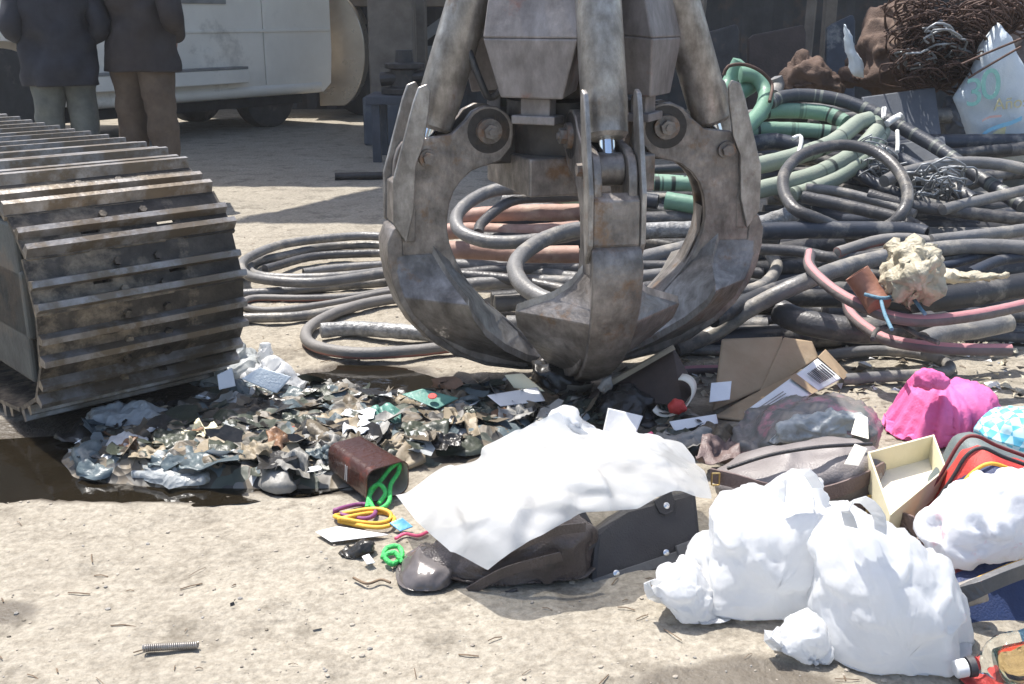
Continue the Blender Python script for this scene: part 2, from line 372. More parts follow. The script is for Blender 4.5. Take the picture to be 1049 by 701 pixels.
MT['concrete'] = M('pale_grey_block', (.27, .255, .235), (.20, .19, .172), rough=.85, scale=4, bump=.3)
MT['blue_steel'] = M('blue_painted_steel', (.06, .068, .085), (.04, .045, .055), rough=.5, scale=7, c3=(.13, .10, .08), t3=.6)
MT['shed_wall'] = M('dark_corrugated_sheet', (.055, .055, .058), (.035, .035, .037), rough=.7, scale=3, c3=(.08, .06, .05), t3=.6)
MT['timber'] = M('weathered_timber', (.2, .165, .13), (.13, .105, .08), rough=.85, scale=6, bump=.4)
MT['foam'] = M('yellowed_foam', (.66, .61, .48), (.52, .47, .36), rough=.5, scale=14, bump=.5, transl=.35, crease=.3, cscale=18)
MT['rope_white'] = M('white_cord', (.62, .62, .60), (.45, .45, .43), rough=.8, scale=60, bump=.4)
MT['rope_blue'] = M('blue_cord', (.13, .25, .33), (.09, .18, .25), rough=.7, scale=60, bump=.5, bscale=150)
MT['stone'] = M('pebbles', (.36, .32, .265), (.24, .21, .175), rough=.85, scale=14, bump=.3)
MT['twig'] = M('dry_twig', (.20, .14, .09), (.13, .09, .06), rough=.9, scale=20)
MT['ink'] = M('black_ink', (.05, .05, .055), (.04, .04, .045), rough=.6)
MT['glass'] = M('clear_bottle_plastic', (.93, .95, .95), (.93, .95, .95), rough=.06, trans=1.0, ior=1.12, bump=.1, bscale=14, rvar=.03)
MT['amber'] = M('amber_liquid', (.9, .70, .40), (.9, .7, .4), rough=.04, trans=1.0, ior=1.3, bump=0, rvar=.02)
MT['bundle'] = M('mixed_wrapped_cloth', (.20, .175, .165), (.115, .125, .12), rough=.3, scale=12, bump=.3, bscale=50, c3=(.46, .20, .24), t3=.58, s3=9)
# ------------------------------------------------------------------ cloth helpers (crumpling by constraint relaxation)
def relax(P, E, rest, T=None, stay=.06, iters=70, floor=0.0, grav=0.0, ells=(), jitter=.0, smooth=2, seed=1):
    rng = np.random.RandomState(seed)
    P = P.copy(); T = P.copy() if T is None else T
    i, j = E[:, 0], E[:, 1]; L = np.linalg.norm(T[i] - T[j], axis=1) * rest
    n = len(P); val = np.bincount(i, minlength=n) + np.bincount(j, minlength=n); val = np.maximum(val, 1)
    if jitter: P += rng.normal(0, jitter, P.shape)
    for it in range(iters):
        d = P[j] - P[i]; l = np.linalg.norm(d, axis=1) + 1e-9
        c = d * ((l - L) / l * .5)[:, None]
        for k in range(3):
            P[:, k] += 1.6 * (np.bincount(i, c[:, k], n) - np.bincount(j, c[:, k], n)) / val
        if stay: P += stay * (T - P)
        if grav: P[:, 2] -= grav
        for ec, er in ells:
            q = (P - ec) / er; m = np.linalg.norm(q, axis=1); ins = m < 1
            P[ins] = ec + q[ins] / m[ins][:, None] * er
        if floor is not None: P[:, 2] = np.maximum(P[:, 2], floor + .002)
    for s in range(smooth):
        A = np.zeros_like(P)
        for k in range(3): A[:, k] = (np.bincount(i, P[j][:, k], n) + np.bincount(j, P[i][:, k], n)) / val
        P = .65 * P + .35 * A
        if floor is not None: P[:, 2] = np.maximum(P[:, 2], floor + .002)
    return P
def vnormals(P, F):
    N = np.zeros_like(P)
    Q4 = np.array([f for f in F if len(f) == 4])
    n = np.cross(P[Q4[:, 2]] - P[Q4[:, 0]], P[Q4[:, 3]] - P[Q4[:, 1]])
    for k in range(4):
        for c in range(3): N[:, c] += np.bincount(Q4[:, k], n[:, c], len(P))
    l = np.linalg.norm(N, axis=1); return N / np.maximum(l, 1e-9)[:, None]
def facets(P, F, amp, n=30, seed=1, levels=2, sharp=13.0, floor=0.0):
    """crumple a surface: blended random planes give it creases with flat panels between"""
    rng = np.random.RandomState(seed); P = P.copy()
    for lv in range(levels):
        S = P[rng.choice(len(P), min(n, len(P) // 3), replace=False)]
        d = np.sqrt(((P[:, None] - S[None]) ** 2).sum(2)); sp = np.median(np.sort(d, 1)[:, 1]) + 1e-6
        w = np.exp(-sharp * (d - d.min(1, keepdims=True)) / sp); w /= w.sum(1, keepdims=True)
        b_ = rng.normal(0, 1, S.shape); h = rng.uniform(-.5, .5, len(S))[None] + ((P[:, None] - S[None]) * b_[None]).sum(2) / sp * .75
        P = P + vnormals(P, F) * ((w * np.clip(h, -1.6, 1.6)).sum(1) * amp)[:, None]
        if floor is not None: P[:, 2] = np.maximum(P[:, 2], floor + .002)
        n = int(n * 3.2); amp *= .5
    return P
def grid_edges(nu, nv, wrap=False):
    E = []
    idx = lambda a, b: a * nv + (b % nv)
    for a in range(nu):
        for b in range(nv):
            if b + 1 < nv or wrap: E.append((idx(a, b), idx(a, b + 1)))
            if a + 1 < nu: E.append((idx(a, b), idx(a + 1, b)))
            if a + 1 < nu and (b + 1 < nv or wrap):
                E.append((idx(a, b), idx(a + 1, b + 1))); E.append((idx(a + 1, b), idx(a, b + 1)))
    return np.array(E)
def grid_faces(nu, nv, wrap=False):
    return [(a * nv + b, a * nv + (b + 1) % nv, (a + 1) * nv + (b + 1) % nv, (a + 1) * nv + b)
            for a in range(nu - 1) for b in range(nv if wrap else nv - 1)]
def resample(pts, n, closed=False):
    P = [Vector(p) for p in pts]
    if closed: P = P + [P[0]]
    d = [0]
    for a, b in zip(P, P[1:]): d.append(d[-1] + (b - a).length)
    A = np.array([tuple(p) for p in P]); t = np.linspace(0, d[-1], n + 1)[:-1] if closed else np.linspace(0, d[-1], n)
    return np.stack([np.interp(t, d, A[:, k]) for k in range(3)], 1)
def coons(a, b, c, d, nu, nv):
    """patch whose edges are: a from p00 to p10, c from p01 to p11, d from p00 to p01, b from p10 to p11"""
    a, c = resample(a, nu), resample(c, nu); d, b = resample(d, nv), resample(b, nv)
    u = np.linspace(0, 1, nu)[:, None, None]; v = np.linspace(0, 1, nv)[None, :, None]
    S = (1 - v) * a[:, None] + v * c[:, None] + (1 - u) * d[None] + u * b[None]
    S -= (1 - u) * (1 - v) * a[0] + u * (1 - v) * a[-1] + (1 - u) * v * c[0] + u * v * c[-1]
    return S.reshape(-1, 3)
def sheet(name, edges, mat, nu=40, nv=40, rest=1.08, stay=.05, iters=70, bulge=0.0, jitter=.004, parent=None, seed=1, ells=(), thick=.0016, floor=0.0, smooth=2, grav=0.0, crm=0.0, cn=40, bulgeY=0.0):
    S = coons(*edges, nu, nv)
    if bulge:
        u = np.repeat(np.linspace(0, 1, nu), nv); v = np.tile(np.linspace(0, 1, nv), nu)
        S[:, 2] += bulge * 16 * u * (1 - u) * v * (1 - v)
    if bulgeY:
        S[:, 1] += bulgeY * 16 * u * (1 - u) * v * (1 - v) * v * 2
    P = relax(S, grid_edges(nu, nv), rest, stay=stay, iters=iters, jitter=jitter, seed=seed, ells=ells, floor=floor, smooth=smooth, grav=grav)
    if crm: P = facets(P, grid_faces(nu, nv), crm, n=cn, seed=seed + 500, floor=floor)
    mb = MB().add(P, grid_faces(nu, nv))
    o = mk(name, mb, mat, parent, smooth=True)
    if thick:
        s = o.modifiers.new('thickness', 'SOLIDIFY'); s.thickness = thick; s.offset = 0
    return o
def blob_mesh(outline, Yc, thick, rest=1.12, lean=0.0, K=72, J=30, stay=.07, iters=70, jitter=.004, seed=1, floor=0.0, smooth=2, power=.75, crm=None, lv=2, fn_=30):
    """a bag: its outline as seen, standing in the plane at distance Yc, given its own depth and then crumpled"""
    B = resample([PY(x, y, Yc) for x, y in outline], K, True)
    c = B.mean(0); V = []
    for a in range(J):
        ps = math.pi * (a + .5) / J; s = math.sin(ps) ** power
        for k in range(K):
            p = c + s * (B[k] - c); p = p + np.array([0, -math.cos(ps) * thick, 0])
            p[1] += lean * (p[2] - c[2])
            V.append(p)
    V = np.array(V); n = len(V)
    V = np.vstack([V, V[:K].mean(0), V[-K:].mean(0)])
    E = grid_edges(J, K, True)
    E = np.vstack([E, [(k, n) for k in range(K)], [((J - 1) * K + k, n + 1) for k in range(K)]])
    if floor is not None: V[:, 2] = np.maximum(V[:, 2], floor)
    P = relax(V, E, rest, stay=stay, iters=iters, jitter=jitter, seed=seed, floor=floor, smooth=smooth)
    f = grid_faces(J, K, True) + [(n, (k + 1) % K, k) for k in range(K)] + [(n + 1, (J - 1) * K + k, (J - 1) * K + (k + 1) % K) for k in range(K)]
    size = math.sqrt(max(1e-6, (B[:, 0].max() - B[:, 0].min()) * (B[:, 2].max() - B[:, 2].min())))
    if crm is None: crm = .30 * (rest - 1)
    if crm: P = facets(P, f, crm * size, n=fn_, levels=lv, seed=seed + 1000, floor=floor)
    return MB().add(P, f)
def blob(name, mat, parent=None, **kw):
    return mk(name, blob_mesh(**kw), mat, parent, smooth=True)
def loft(rings, n=28, cap=True):
    """rings: (centre, rx, ry, turn) stacked; returns verts, faces"""
    V = []
    for c, rx, ry, tz in rings:
        c = Vector(c)
        for k in range(n):
            a = 2 * math.pi * k / n; x, y = rx * math.cos(a), ry * math.sin(a)
            V.append(tuple(c + Vector((x * math.cos(tz) - y * math.sin(tz), x * math.sin(tz) + y * math.cos(tz), 0))))
    f = grid_faces(len(rings), n, True)
    if cap: f += [tuple(range(n))[::-1], tuple(range((len(rings) - 1) * n, len(rings) * n))]
    return V, f
VN = {}
def value_noise(X, Y, seed=0):
    if seed not in VN: VN[seed] = np.random.RandomState(seed).rand(256, 256)
    g = VN[seed]
    xi = np.floor(X).astype(int); yi = np.floor(Y).astype(int); fx = X - xi; fy = Y - yi
    fx = fx * fx * (3 - 2 * fx); fy = fy * fy * (3 - 2 * fy)
    a = g[xi % 256, yi % 256]; b = g[(xi + 1) % 256, yi % 256]; c = g[xi % 256, (yi + 1) % 256]; d = g[(xi + 1) % 256, (yi + 1) % 256]
    return (a * (1 - fx) + b * fx) * (1 - fy) + (c * (1 - fx) + d * fx) * fy - .5
def fbm(X, Y, s, oct=5, seed=0):
    r = 0; amp = 1
    for k in range(oct): r = r + amp * value_noise(X * s + 31.7, Y * s + 17.3, seed + k); s *= 2.1; amp *= .5
    return r

# ------------------------------------------------------------------ the ground, puddles, far hills of nothing: one sheet to the horizon
def smooth01(x): x = np.clip(x, 0, 1); return x * x * (3 - 2 * x)
WET_SHADES = []   # (centre x, y, rx, ry, turn, depth)
def wet_shade_px(x0, x1, y0, y1, depth, turn=0):
    a, b = G((x0 + x1) / 2, y0), G((x0 + x1) / 2, y1); l, r = G(x0, (y0 + y1) / 2), G(x1, (y0 + y1) / 2)
    WET_SHADES.append(((l.x + r.x) / 2, (a.y + b.y) / 2, (r.x - l.x) / 2, abs(a.y - b.y) / 2, turn, depth))
wet_shade_px(-140, 345, 462, 512, .020)
wet_shade_px(60, 420, 455, 505, .014)
wet_shade_px(255, 455, 372, 420, .012)
wet_shade_px(60, 730, 385, 480, .005)
wet_shade_px(-140, 110, 430, 512, .016)
wet_shade_px(640, 860, 672, 740, .0)  # foreground shade painted into the ground colour
wet_shade_px(900, 1120, 700, 760, .0)
wet_shade_px(-40, 40, 612, 640, .0)
def wet_shade_mask(X, Y):
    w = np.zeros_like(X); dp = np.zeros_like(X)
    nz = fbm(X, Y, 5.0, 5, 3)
    for cx, cy, rx, ry, t, d in WET_SHADES:
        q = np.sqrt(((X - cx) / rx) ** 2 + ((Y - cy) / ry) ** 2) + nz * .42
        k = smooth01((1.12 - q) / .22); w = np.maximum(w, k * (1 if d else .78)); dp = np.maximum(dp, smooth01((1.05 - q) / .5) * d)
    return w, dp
def ground_z(X, Y):
    w, dp = wet_shade_mask(X, Y)
    z = .011 * fbm(X, Y, 1.3, 3, 11) + .0105 * fbm(X, Y, 9, 5, 21)
    ridg = -np.abs(fbm(X, Y, 4.0, 4, 41)) * .012
    near = np.clip((9 - Y) / 2, 0, 1)
    return (z + ridg) * near - dp, w
xs = np.concatenate([[-60, -25, -12, -7, -4.5], np.linspace(-3.2, 3.2, 330), [4.5, 7, 12, 25, 60]])
ys = np.concatenate([[-20, -3, 0.6], np.linspace(1.3, 4.6, 260), np.linspace(4.64, 9, 90), [10, 12, 15, 20, 30, 50, 80]])
GX, GY = np.meshgrid(xs, ys, indexing='ij')
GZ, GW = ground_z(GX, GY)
mbg = MB(); mbg.v = list(zip(GX.ravel(), GY.ravel(), GZ.ravel())); mbg.f = [f[::-1] for f in grid_faces(len(xs), len(ys))]; mbg.m = [0] * len(mbg.f)
gm = M('dry_dirt', (.345, .315, .262), (.285, .258, .213), rough=.92, scale=2.2, bump=.8, bscale=60, c3=(.215, .193, .158), t3=.57, s3=6.0, spec=.25)
gn, gl = gm.node_tree.nodes, gm.node_tree.links; gp = gn['Principled BSDF']
gc = gp.inputs['Base Color'].links[0].from_socket
tcn = gn.new('ShaderNodeTexCoord')
fine = gn.new('ShaderNodeTexNoise'); fine.inputs['Scale'].default_value = 55; fine.inputs['Detail'].default_value = 8; fine.inputs['Roughness'].default_value = .75
gl.new(tcn.outputs['Object'], fine.inputs['Vector'])
fr = gn.new('ShaderNodeValToRGB'); fr.color_ramp.elements[0].position = .36; fr.color_ramp.elements[0].color = (.53, .51, .48, 1); fr.color_ramp.elements[1].position = .62; fr.color_ramp.elements[1].color = (1.06, 1.06, 1.05, 1)
gl.new(fine.outputs['Fac'], fr.inputs[0])
fm = gn.new('ShaderNodeMixRGB'); fm.blend_type = 'MULTIPLY'; fm.inputs[0].default_value = .8; gl.new(gc, fm.inputs[1]); gl.new(fr.outputs[0], fm.inputs[2])
at = gn.new('ShaderNodeAttribute'); at.attribute_name = 'wet'  # mask carries the wet ground plus the painted foreground shade
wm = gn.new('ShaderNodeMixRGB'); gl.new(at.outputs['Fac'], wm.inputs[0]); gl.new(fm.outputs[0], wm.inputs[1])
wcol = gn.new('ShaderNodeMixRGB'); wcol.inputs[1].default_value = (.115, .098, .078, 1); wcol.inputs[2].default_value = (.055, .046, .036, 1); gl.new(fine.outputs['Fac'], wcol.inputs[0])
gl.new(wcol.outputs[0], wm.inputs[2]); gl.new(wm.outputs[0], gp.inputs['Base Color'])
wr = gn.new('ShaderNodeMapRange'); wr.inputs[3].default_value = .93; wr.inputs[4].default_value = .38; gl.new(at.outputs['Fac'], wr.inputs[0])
for lk in list(gp.inputs['Roughness'].links): gl.remove(lk)
gl.new(wr.outputs[0], gp.inputs['Roughness'])
ground = mk('ground', mbg, gm, smooth=True); tag(ground, 'sunlit packed bare dirt ground with wet dark patches and a painted shade patch', kind='structure')
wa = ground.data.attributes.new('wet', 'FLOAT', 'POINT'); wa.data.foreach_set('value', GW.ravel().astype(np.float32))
water = M('muddy_water', (.010, .008, .005), (.014, .011, .007), rough=.06, scale=3, bump=.22, bscale=9, spec=.5, rvar=.02)
def puddle(cx, cy, rx, ry, z, label):
    mb = MB(); n = 40
    mb.add([(cx + rx * math.cos(2 * math.pi * k / n), cy + ry * math.sin(2 * math.pi * k / n), z) for k in range(n)], [tuple(range(n))])
    o = mk('puddle', mb, water); tag(o, label, kind='structure'); return o
p0 = WET_SHADES[0]; puddle(p0[0], p0[1] + .05, p0[2] * 1.2, p0[3] * 1.6, -.0085, 'dark muddy puddle in front of the litter')
p2 = WET_SHADES[2]; puddle(p2[0], p2[1], p2[2], p2[3], -.0070, 'shallow brown puddle left of the grab tips')

# ------------------------------------------------------------------ the grab
AX = Vector((.182, 3.48, 0)); GSS = {198: 1.04, 281: 1.0, 8: 1.09}
grab = thing('orange_peel_grab', AX, 'large worn steel scrap grab with closed tines, resting on the litter', 'grab')
def catmull2(pts, k=5):
    return [(p.x, p.y) for p in spline([Vector((a, b, 0)) for a, b in pts], .03)]
PLATE_OUT = [(.47, .815), (.515, .795), (.54, .74), (.548, .62), (.552, .50), (.545, .42), (.515, .31), (.44, .19), (.32, .10), (.15, .055)]
PLATE_IN = [(.13, .13), (.19, .20), (.275, .28), (.355, .38), (.400, .49), (.405, .57), (.385, .65), (.33, .71), (.24, .738), (.205, .78)]
piv = (.276, .83)
ARC = [(piv[0] + .078 * math.cos(a), piv[1] + .078 * math.sin(a)) for a in [R(x) for x in (190, 165, 140, 110, 80, 50, 25)]]
poly_plate = catmull2(PLATE_OUT) + catmull2(PLATE_IN) + ARC + [(.39, .825)]
def strip(mb, A, B, mi=0):
    n = len(A); mb.add(list(A) + list(B), [(i, i + 1, n + i + 1, n + i) for i in range(n - 1)], mi)
def tine_mesh(Mx):
    """C-shaped side plates, outer band and the flared lower shell, as one casting"""
    mb = MB()
    PM = Mx @ Matrix(((1, 0, 0, 0), (0, 0, -1, 0), (0, 1, 0, 0), (0, 0, 0, 1)))   # local xy = radius, height ; z = sideways
    for s in (-1, 1):
        mb.prism(poly_plate, PM, s * .062 - .016, s * .062 + .016)
    # narrow outer band from the kink down to the tip
    st = [(.572, .545), (.590, .50), (.588, .44), (.578, .375), (.556, .31), (.520, .245), (.465, .18), (.385, .118), (.28, .068), (.16, .038), (.03, .02)]
    bw = [.088, .090, .090, .088, .084, .078, .070, .060, .048, .032, .010]
    S = len(st); V = []
    for k, ((r, z), w) in enumerate(zip(st, bw)):
        V += [Mx @ Vector(p) for p in ((r, -w, z), (r + .008, 0, z - .004), (r, w, z), (max(.0, r - .045), w * .93, z + .028), (max(.0, r - .045), -w * .93, z + .028))]
    f = []
    for k in range(S - 1):
        for c in range(5): f.append((k * 5 + c, k * 5 + (c + 1) % 5, (k + 1) * 5 + (c + 1) % 5, (k + 1) * 5 + c))
    f += [(4, 3, 2, 1, 0), tuple(range((S - 1) * 5, S * 5))]
    mb.add(V, f)
    # wings: from the band's edge back to a pointed corner, and sloping gussets from there up to the C's inner edge
    wing = [(.455, .080, .46), (.435, .115, .415), (.415, .175, .375), (.395, .310, .335), (.375, .295, .285), (.325, .235, .215), (.25, .170, .145), (.165, .115, .088), (.085, .06, .05), (.02, .012, .03)]
    band = [(.575, .084, .46), (.570, .084, .42), (.560, .083, .375), (.545, .080, .325), (.515, .076, .265), (.455, .067, .195), (.37, .056, .135), (.26, .043, .085), (.14, .028, .048), (.04, .015, .03)]
    inn = [(.400, .06, .48), (.383, .06, .43), (.362, .06, .39), (.33, .06, .345), (.285, .06, .29), (.225, .06, .235), (.165, .055, .175), (.11, .045, .12), (.06, .03, .07), (.02, .01, .045)]
    def fine(L): return [tuple(p) for p in spline([Vector(q) for q in L], .02)][:]
    for s in (-1, 1):
        W3 = [Mx @ Vector((r, s * y, z)) for r, y, z in wing]; B3 = [Mx @ Vector((r, s * y, z)) for r, y, z in band]; I3 = [Mx @ Vector((r, s * y, z)) for r, y, z in inn]
        W4 = [w + (i_ - w).normalized() * .004 + Vector((0, 0, .022)) for w, i_ in zip(W3, I3)]
        strip(mb, B3, W3); strip(mb, W3, W4, 1); strip(mb, W4, I3, 1)
    strip(mb, [Mx @ Vector((r, -y, z)) for r, y, z in inn], [Mx @ Vector((r, y, z)) for r, y, z in inn])
    web = [(.405, .57), (.400, .49), (.355, .38)]
    strip(mb, [Mx @ Vector((r, -.047, z)) for r, z in web], [Mx @ Vector((r, .047, z)) for r, z in web])
    return mb
hexbolt = MB(); hexbolt.cyl((0, 0, 0), (0, 0, .018), .040, .038, 18); hexbolt.cyl((0, 0, .018), (0, 0, .042), .024, .023, 6); hexbolt.cyl((0, 0, .042), (0, 0, .050), .010, .010, 10)
bolt_me = mk('bolt', hexbolt, MT['bolt'], local=True); COL.objects.unlink(bolt_me); bolt_me = bolt_me.data
smallbolt = MB(); smallbolt.cyl((0, 0, 0), (0, 0, .014), .028, .027, 16); smallbolt.cyl((0, 0, .014), (0, 0, .034), .019, .018, 6)
sb_me = mk('bolt', smallbolt, MT['bolt'], local=True); COL.objects.unlink(sb_me); sb_me = sb_me.data
SIDE = {1: Matrix.Rotation(-math.pi / 2, 4, 'X'), -1: Matrix.Rotation(math.pi / 2, 4, 'X')}
for az, who in ((198, 'left tine, its outer band catching the light'), (281, 'front tine facing the camera'), (8, 'right tine with rusty pin')):
    Mx = Matrix.Translation(AX) @ Matrix.Rotation(R(az), 4, 'Z') @ Matrix.Diagonal((GSS[az], .82, 1, 1))
    t = mk('tine', tine_mesh(Mx), [MT['steel'], MT['steel_light']], grab, smooth='auto', bevel=.004); t['label'] = who
    PM = Mx @ Matrix(((1, 0, 0, 0), (0, 0, -1, 0), (0, 1, 0, 0), (0, 0, 0, 1)))
    guard = [(.535, .50), (.572, .56), (.568, .70), (.545, .78), (.505, .92), (.488, .965), (.462, .975), (.452, .955), (.458, .90), (.475, .80), (.50, .74), (.51, .60)]
    for s in (-1, 1):
        g = MB(); g.prism(guard, PM, s * .092 - .009, s * .092 + .009)
        mk('guard_plate', g, MT['steel_light'], t, bevel=.004)
        inst('bolt', bolt_me, Mx @ Matrix.Translation((piv[0], s * .078, piv[1])) @ SIDE[s], t)
        inst('bolt', sb_me, Mx @ Matrix.Translation((.462, s * .078, .755)) @ SIDE[s], t)
        b = MB(); b.cyl(Mx @ Vector((piv[0], s * .062, piv[1])), Mx @ Vector((piv[0], s * .0785, piv[1])), .072, .068, 26)
        mk('pivot_boss', b, MT['steel_dark'], t, smooth='auto')
    wbk = MB(); wbk.prism([(.535, .50), (.565, .56), (.560, .68), (.53, .70), (.50, .60), (.505, .50)], PM, -.082, .082); mk('closing_plate', wbk, MT['steel'], t, bevel=.004)
    # the hydraulic ram from the tine's pin up to the head
    a = Vector((.462, 0, .755)); b = Vector((.215, 0, 1.52)); d = (b - a).normalized()
    c = MB(); c.lathe(Mx @ (a + d * .085), Mx.to_3x3() @ d, [(0, .050), (.012, .062), (.06, .063), (.065, .066), (.66, .066)], 28)
    cy = mk('hydraulic_cylinder', c, MT['steel_light'], grab, smooth='auto')
    r = MB(); r.cyl(Mx @ (a + d * .02), Mx @ (a + d * .15), .024, .024, 20); mk('rod', r, MT['chrome'], cy, smooth='auto')
    e = MB(); e.cyl(Mx @ Vector((.462, -.042, .755)), Mx @ Vector((.462, .042, .755)), .047, .047, 20); mk('rod_eye', e, MT['steel'], cy, smooth='auto')
    hs = MB(); hs.tube([Mx @ Vector(p) for p in ((.34, .05, 1.10), (.30, .075, .98), (.27, .07, .93), (.22, .05, .97), (.20, .03, 1.1))], .011, 8, .012)
    mk('oil_hose', hs, MT['rub_d'], cy, smooth=True)
# the head: lower plate box, lugs, core column, hood plates between the rams, collar and hanger above
MA = Matrix.Translation(AX) @ Matrix.Rotation(R(200), 4, 'Z')
h = MB(); h.box(AX + Vector((0, 0, .70)), (.42, .40, .115), Matrix.Rotation(R(20), 3, 'Z')); hub = mk('lower_head', h, MT['steel'], grab, bevel=.006)
h = MB(); h.lathe(AX + Vector((0, 0, .757)), (0, 0, 1), [(0, .20), (.16, .20), (.17, .15), (.55, .15), (.56, .23), (.92, .23), (.93, .16), (1.25, .16)], 28); mk('head_column', h, MT['steel_dark'], grab, smooth='auto')
for az in (198, 281, 8):
    Mx = Matrix.Translation(AX) @ Matrix.Rotation(R(az), 4, 'Z')
    l_ = MB(); l_.box(Mx @ Vector((.235, 0, .80)), (.16, .085, .15), Mx.to_3x3()); mk('pivot_lug', l_, MT['steel_dark'], grab, bevel=.01)
    u = MB(); u.box(Mx @ Vector((.215, 0, 1.50)), (.13, .20, .12), Mx.to_3x3()); mk('upper_lug', u, MT['steel_dark'], grab, bevel=.01)
for az in (245, 335, 65, 155):
    Mx = Matrix.Translation(AX) @ Matrix.Rotation(R(az), 4, 'Z')
    hd = MB()
    q = [Mx @ Vector(p) for p in ((.235, -.105, .94), (.235, .105, .94), (.305, .155, 1.10), (.305, -.155, 1.10))]
    hd.hexa([Mx @ Vector(p) for p in ((.30, -.100, .935), (.30, .100, .935), (.14, .080, .95), (.14, -.080, .95),
                                      (.315, -.150, 1.105), (.315, .150, 1.105), (.14, .12, 1.12), (.14, -.12, 1.12))])
    hd.hexa([Mx @ Vector(p) for p in ((.315, -.150, 1.105), (.315, .150, 1.105), (.14, .12, 1.12), (.14, -.12, 1.12),
                                      (.235, -.135, 1.45), (.235, .135, 1.45), (.12, .10, 1.45), (.12, -.10, 1.45))])
    ho = mk('hood', hd, MT['steel_grey'], grab, bevel=.006)
    br = MB(); br.box(Mx @ Vector((.245, 0, .905)), (.05, .095, .06), Mx.to_3x3()); br.box(Mx @ Vector((.250, 0, .872)), (.075, .14, .026), Mx.to_3x3())
    mk('bracket', br, MT['steel_grey'], ho, bevel=.004)
dp = MB(); dp.box(AX + Vector((0, 0, 2.15)), (.22, .30, .32)); mk('hanger', dp, MT['steel_grey'], grab, bevel=.02)

# ------------------------------------------------------------------ the excavator's crawler track
AZ = R(43)
SD = Vector((math.cos(AZ), math.sin(AZ), 0)); TD = Vector((-math.sin(AZ), math.cos(AZ), 0))
IC = Vector((-1.285, 3.25, .42)); TR, TL, SW, PITCH = .33, 2.75, .62, .146
exc = thing('excavator', (IC.x, IC.y, 0), 'muddy steel crawler track of an excavator standing beside the litter', 'excavator')
sh = MB()
hw, hp = SW / 2, PITCH / 2
for x0, x1 in ((-hw, -.14), (-.085, .085), (.14, hw)): sh.box(((x0 + x1) / 2, 0, .006), (x1 - x0, PITCH + .012, .013))
for s in (-1, 1):
    sh.box((s * .1125, .047, .006), (.055, .058, .0128)); sh.box((s * .1125, -.047, .006), (.055, .058, .0128))
for y, hgt in ((-hp + .014, .034), (.004, .026)):
    P = [Vector((x, y + dy, .012 + dz)) for x in (-hw, hw) for dy, dz in ((-.014, 0), (.014, 0), (.009, hgt), (-.009, hgt))]
    sh.add(P, [(0, 1, 2, 3), (7, 6, 5, 4), (0, 4, 5, 1), (1, 5, 6, 2), (3, 2, 6, 7), (0, 3, 7, 4)], 1)
for sx in (-.06, .06):
    for y in (-.045, .036): sh.cyl((sx, y, .012), (sx, y, .026), .013, .012, 6)
shoe_ob = mk('track_shoe', sh, [MT['shoe'], MT['grouser']], local=True); shoe_me = shoe_ob.data; bpy.data.objects.remove(shoe_ob)
lk = MB()
for s in (-.075, .075): lk.box((s, 0, -.042), (.028, PITCH * 1.04, .075))
lk.cyl((-.10, 0, -.045), (.10, 0, -.045), .022, .022, 12)
link_ob = mk('track_link', lk, MT['steel_dark'], local=True); link_me = link_ob.data; bpy.data.objects.remove(link_ob)
FRONT = Vector((-1.055, 3.00, 0)); ZB = .047
prof = [(0, .335), (.018, .22), (.075, .115), (.17, .045), (.34, .008), (.8, .0), (1.5, .0), (2.2, .0), (2.9, .0), (3.12, .04), (3.3, .18), (3.36, .38), (3.3, .58), (3.1, .72), (2.8, .735), (2.1, .69), (1.4, .675), (.85, .675), (.55, .672), (.33, .655), (.18, .605), (.08, .53), (.02, .44)]
loop = spline([Vector((b, 0, z)) for b, z in prof], .01, True)
acc = [0.0]
for a_, b_ in zip(loop, loop[1:] + loop[:1]): acc.append(acc[-1] + (b_ - a_).length)
per = acc[-1]; NS = int(per / PITCH); stp = per / NS
LA = np.array([tuple(p) for p in loop + loop[:1]])
def track_at(s):
    q = lambda s_: np.array([np.interp(s_ % per, acc, LA[:, k]) for k in (0, 2)])
    a_, b_, c_ = q(s - PITCH * .48), q(s), q(s + PITCH * .48); m_ = (a_ + c_) / 2; d_ = (a_ - c_) / np.linalg.norm(a_ - c_)
    p = FRONT + TD * m_[0] + Vector((0, 0, m_[1] + ZB)); t = (TD * d_[0] + Vector((0, 0, d_[1]))).normalized()
    n = (TD * -d_[1] + Vector((0, 0, d_[0]))).normalized()
    return p, t, n
for k in range(NS):
    p, t, n = track_at(k * stp + .06)
    jig = random.uniform(-.006, .006); tilt = random.uniform(-.03, .03)
    x = t.cross(n); Mx = Matrix((( x.x, t.x, n.x, p.x + SD.x * jig), (x.y, t.y, n.y, p.y + SD.y * jig), (x.z, t.z, n.z, p.z), (0, 0, 0, 1))) @ Matrix.Rotation(tilt, 4, 'X')
    s_ = inst('track_shoe', shoe_me, Mx, exc)
    ORG[s_.name] = Vector((0, 0, 0))
    inst('track_link', link_me, Mx, exc)
iw = MB(); iw.lathe(IC - SD * .05, SD, [(0, .05), (0, .225), (.012, .245), (.10, .245), (.10, .05)], 40); iw.lathe(IC - SD * .11, SD, [(0, .05), (0, .085), (.22, .085), (.22, .05)], 24)
mk('idler_wheel', iw, MT['track_paint'], exc, smooth='auto', bevel=.004)
fr_ = MB(); RM = Matrix.Rotation(AZ, 3, 'Z')
fr_.box(IC + TD * (TL / 2 + .08) + Vector((0, 0, -.02)), (.34, TL - .35, .30), RM)
fr_.box(IC - SD * .26 + TD * .10 + Vector((0, 0, -.03)), (.07, .62, .20), RM); fr_.box(IC + SD * .20 + TD * .10 + Vector((0, 0, -.03)), (.07, .62, .20), RM)
